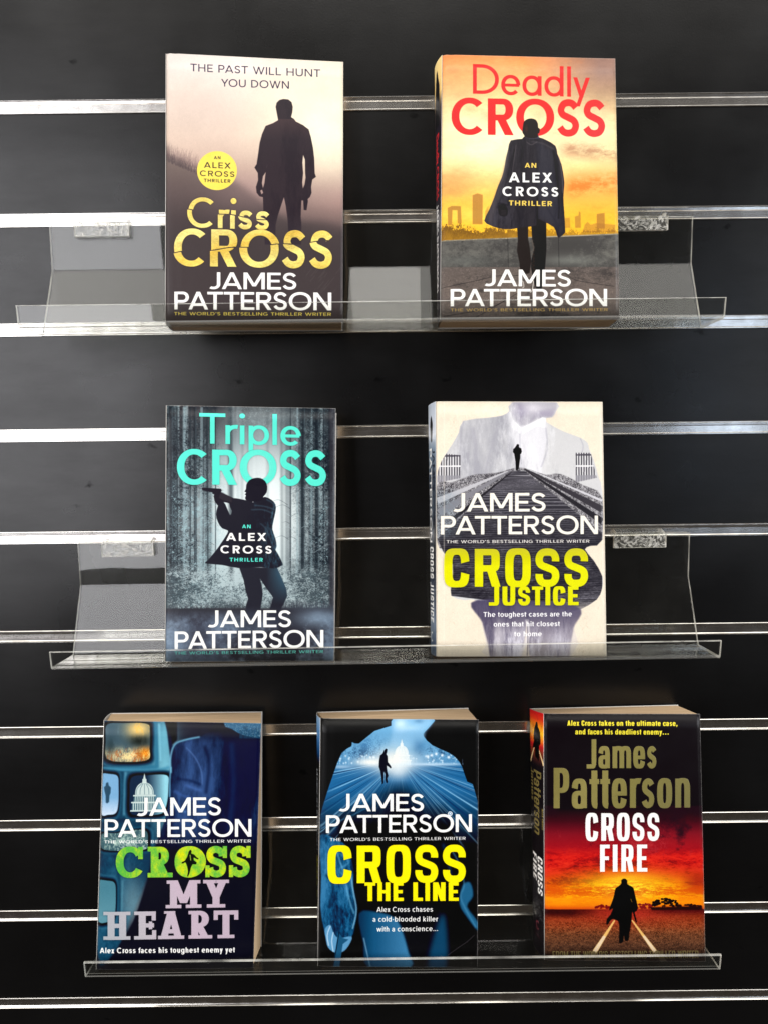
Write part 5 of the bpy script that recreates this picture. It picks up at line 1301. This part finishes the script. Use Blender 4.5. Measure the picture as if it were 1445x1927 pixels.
Q1 = [(75, 60), (1247, 120), (1243, 1838), (70, 1838)]
Q2 = [(112, 70), (1254, 98), (1283, 1822), (100, 1820)]
Q3 = [(77, 77), (1197, 98), (1185, 1773), (68, 1775)]
Q4 = [(140, 87), (1240, 90), (1267, 1780), (143, 1775)]
Q5 = [(155, 132), (1197, 148), (1145, 1790), (103, 1780)]
Q6 = [(115, 152), (1157, 160), (1150, 1808), (98, 1785)]
Q7 = [(187, 120), (1218, 122), (1255, 1760), (192, 1745)]
book([(-186.0,-65.6,-211.4),(-184.5,-35.8,20.8),(-187.7,-39.6,-214.8),(-186.2,-9.9,17.3),(-34.8,-55.7,-211.3),(-32.0,-26.0,17.2),(-36.6,-29.8,-214.7),(-33.7,-1.0,13.2)],
     Q1, cover_dusk(Q1), spine_grey(201, (150, 140, 138)), "paperback with cracked yellow title, dark man from behind in pale misty dusk", "spine", .9, seed=1)
book([(49.0,-65.6,-211.8),(54.1,-32.1,19.1),(48.5,-43.8,-215.8),(49.3,-10.3,18.6),(204.2,-59.9,-212.7),(206.5,-26.4,17.2),(203.3,-38.0,-215.9),(205.7,-4.6,14.0)],
     Q2, cover_sunset_coat(Q2), spine_sunset(), "paperback with red title on orange sunset sky, man in long coat walking away", "spine", .6, seed=2)
book([(-200.2,-65.6,-511.0),(-195.6,-43.8,-280.4),(-201.6,-35.8,-513.7),(-197.0,-14.0,-283.2),(-48.2,-58.7,-514.0),(-43.7,-36.9,-284.6),(-49.6,-28.8,-516.0),(-45.1,-7.1,-287.4)],
     Q3, cover_forest(Q3), spine_grey(203, (90, 88, 92)), "paperback with turquoise title, silhouetted man aiming in a misty forest", "spine", .5, seed=3)
book([(44.5,-65.6,-509.0),(47.3,-36.5,-279.3),(41.8,-37.4,-514.0),(42.3,-8.3,-281.8),(200.8,-58.0,-513.0),(201.5,-28.9,-281.0),(199.4,-29.8,-515.7),(199.9,-1.0,-284.6)],
     Q4, cover_cream(Q4), spine_cream(), "cream paperback with yellow title over pale suited torso and railway track", "spine", .5, seed=4)
book([(-279.8,-65.6,-812.0),(-270.1,-40.0,-576.7),(-280.7,-36.7,-815.1),(-275.2,-11.1,-580.9),(-131.0,-61.3,-815.6),(-120.8,-35.6,-582.9),(-128.4,-32.4,-817.6),(-125.0,-6.7,-583.0)],
     Q5, cover_screens(Q5), spine_grey(205, (40, 50, 60)), "navy paperback with green and lilac slab title beside blue television screens", "spine", .8, seed=5)
book([(-68.8,-65.4,-811.3),(-64.0,-37.3,-578.1),(-69.0,-32.7,-815.2),(-70.3,-4.7,-584.9),(82.8,-64.6,-815.0),(87.1,-36.6,-581.5),(82.6,-32.0,-817.4),(81.3,-4.0,-582.8)],
     Q6, cover_blue_figure(Q6), spine_blue(), "black paperback with bright yellow title over a blue lit figure and street", "spine", .3, 1.8, seed=6)
book([(146.3,-65.6,-807.6),(149.8,-35.8,-576.6),(143.2,-33.5,-816.3),(143.3,-3.7,-584.3),(300.5,-63.7,-812.6),(300.6,-33.9,-579.6),(300.0,-31.6,-816.7),(293.7,-1.8,-583.1)],
     Q7, cover_fire(Q7), spine_fire(), "black and red paperback with gold author name and man walking between pale rails", "spine", .5, seed=7)
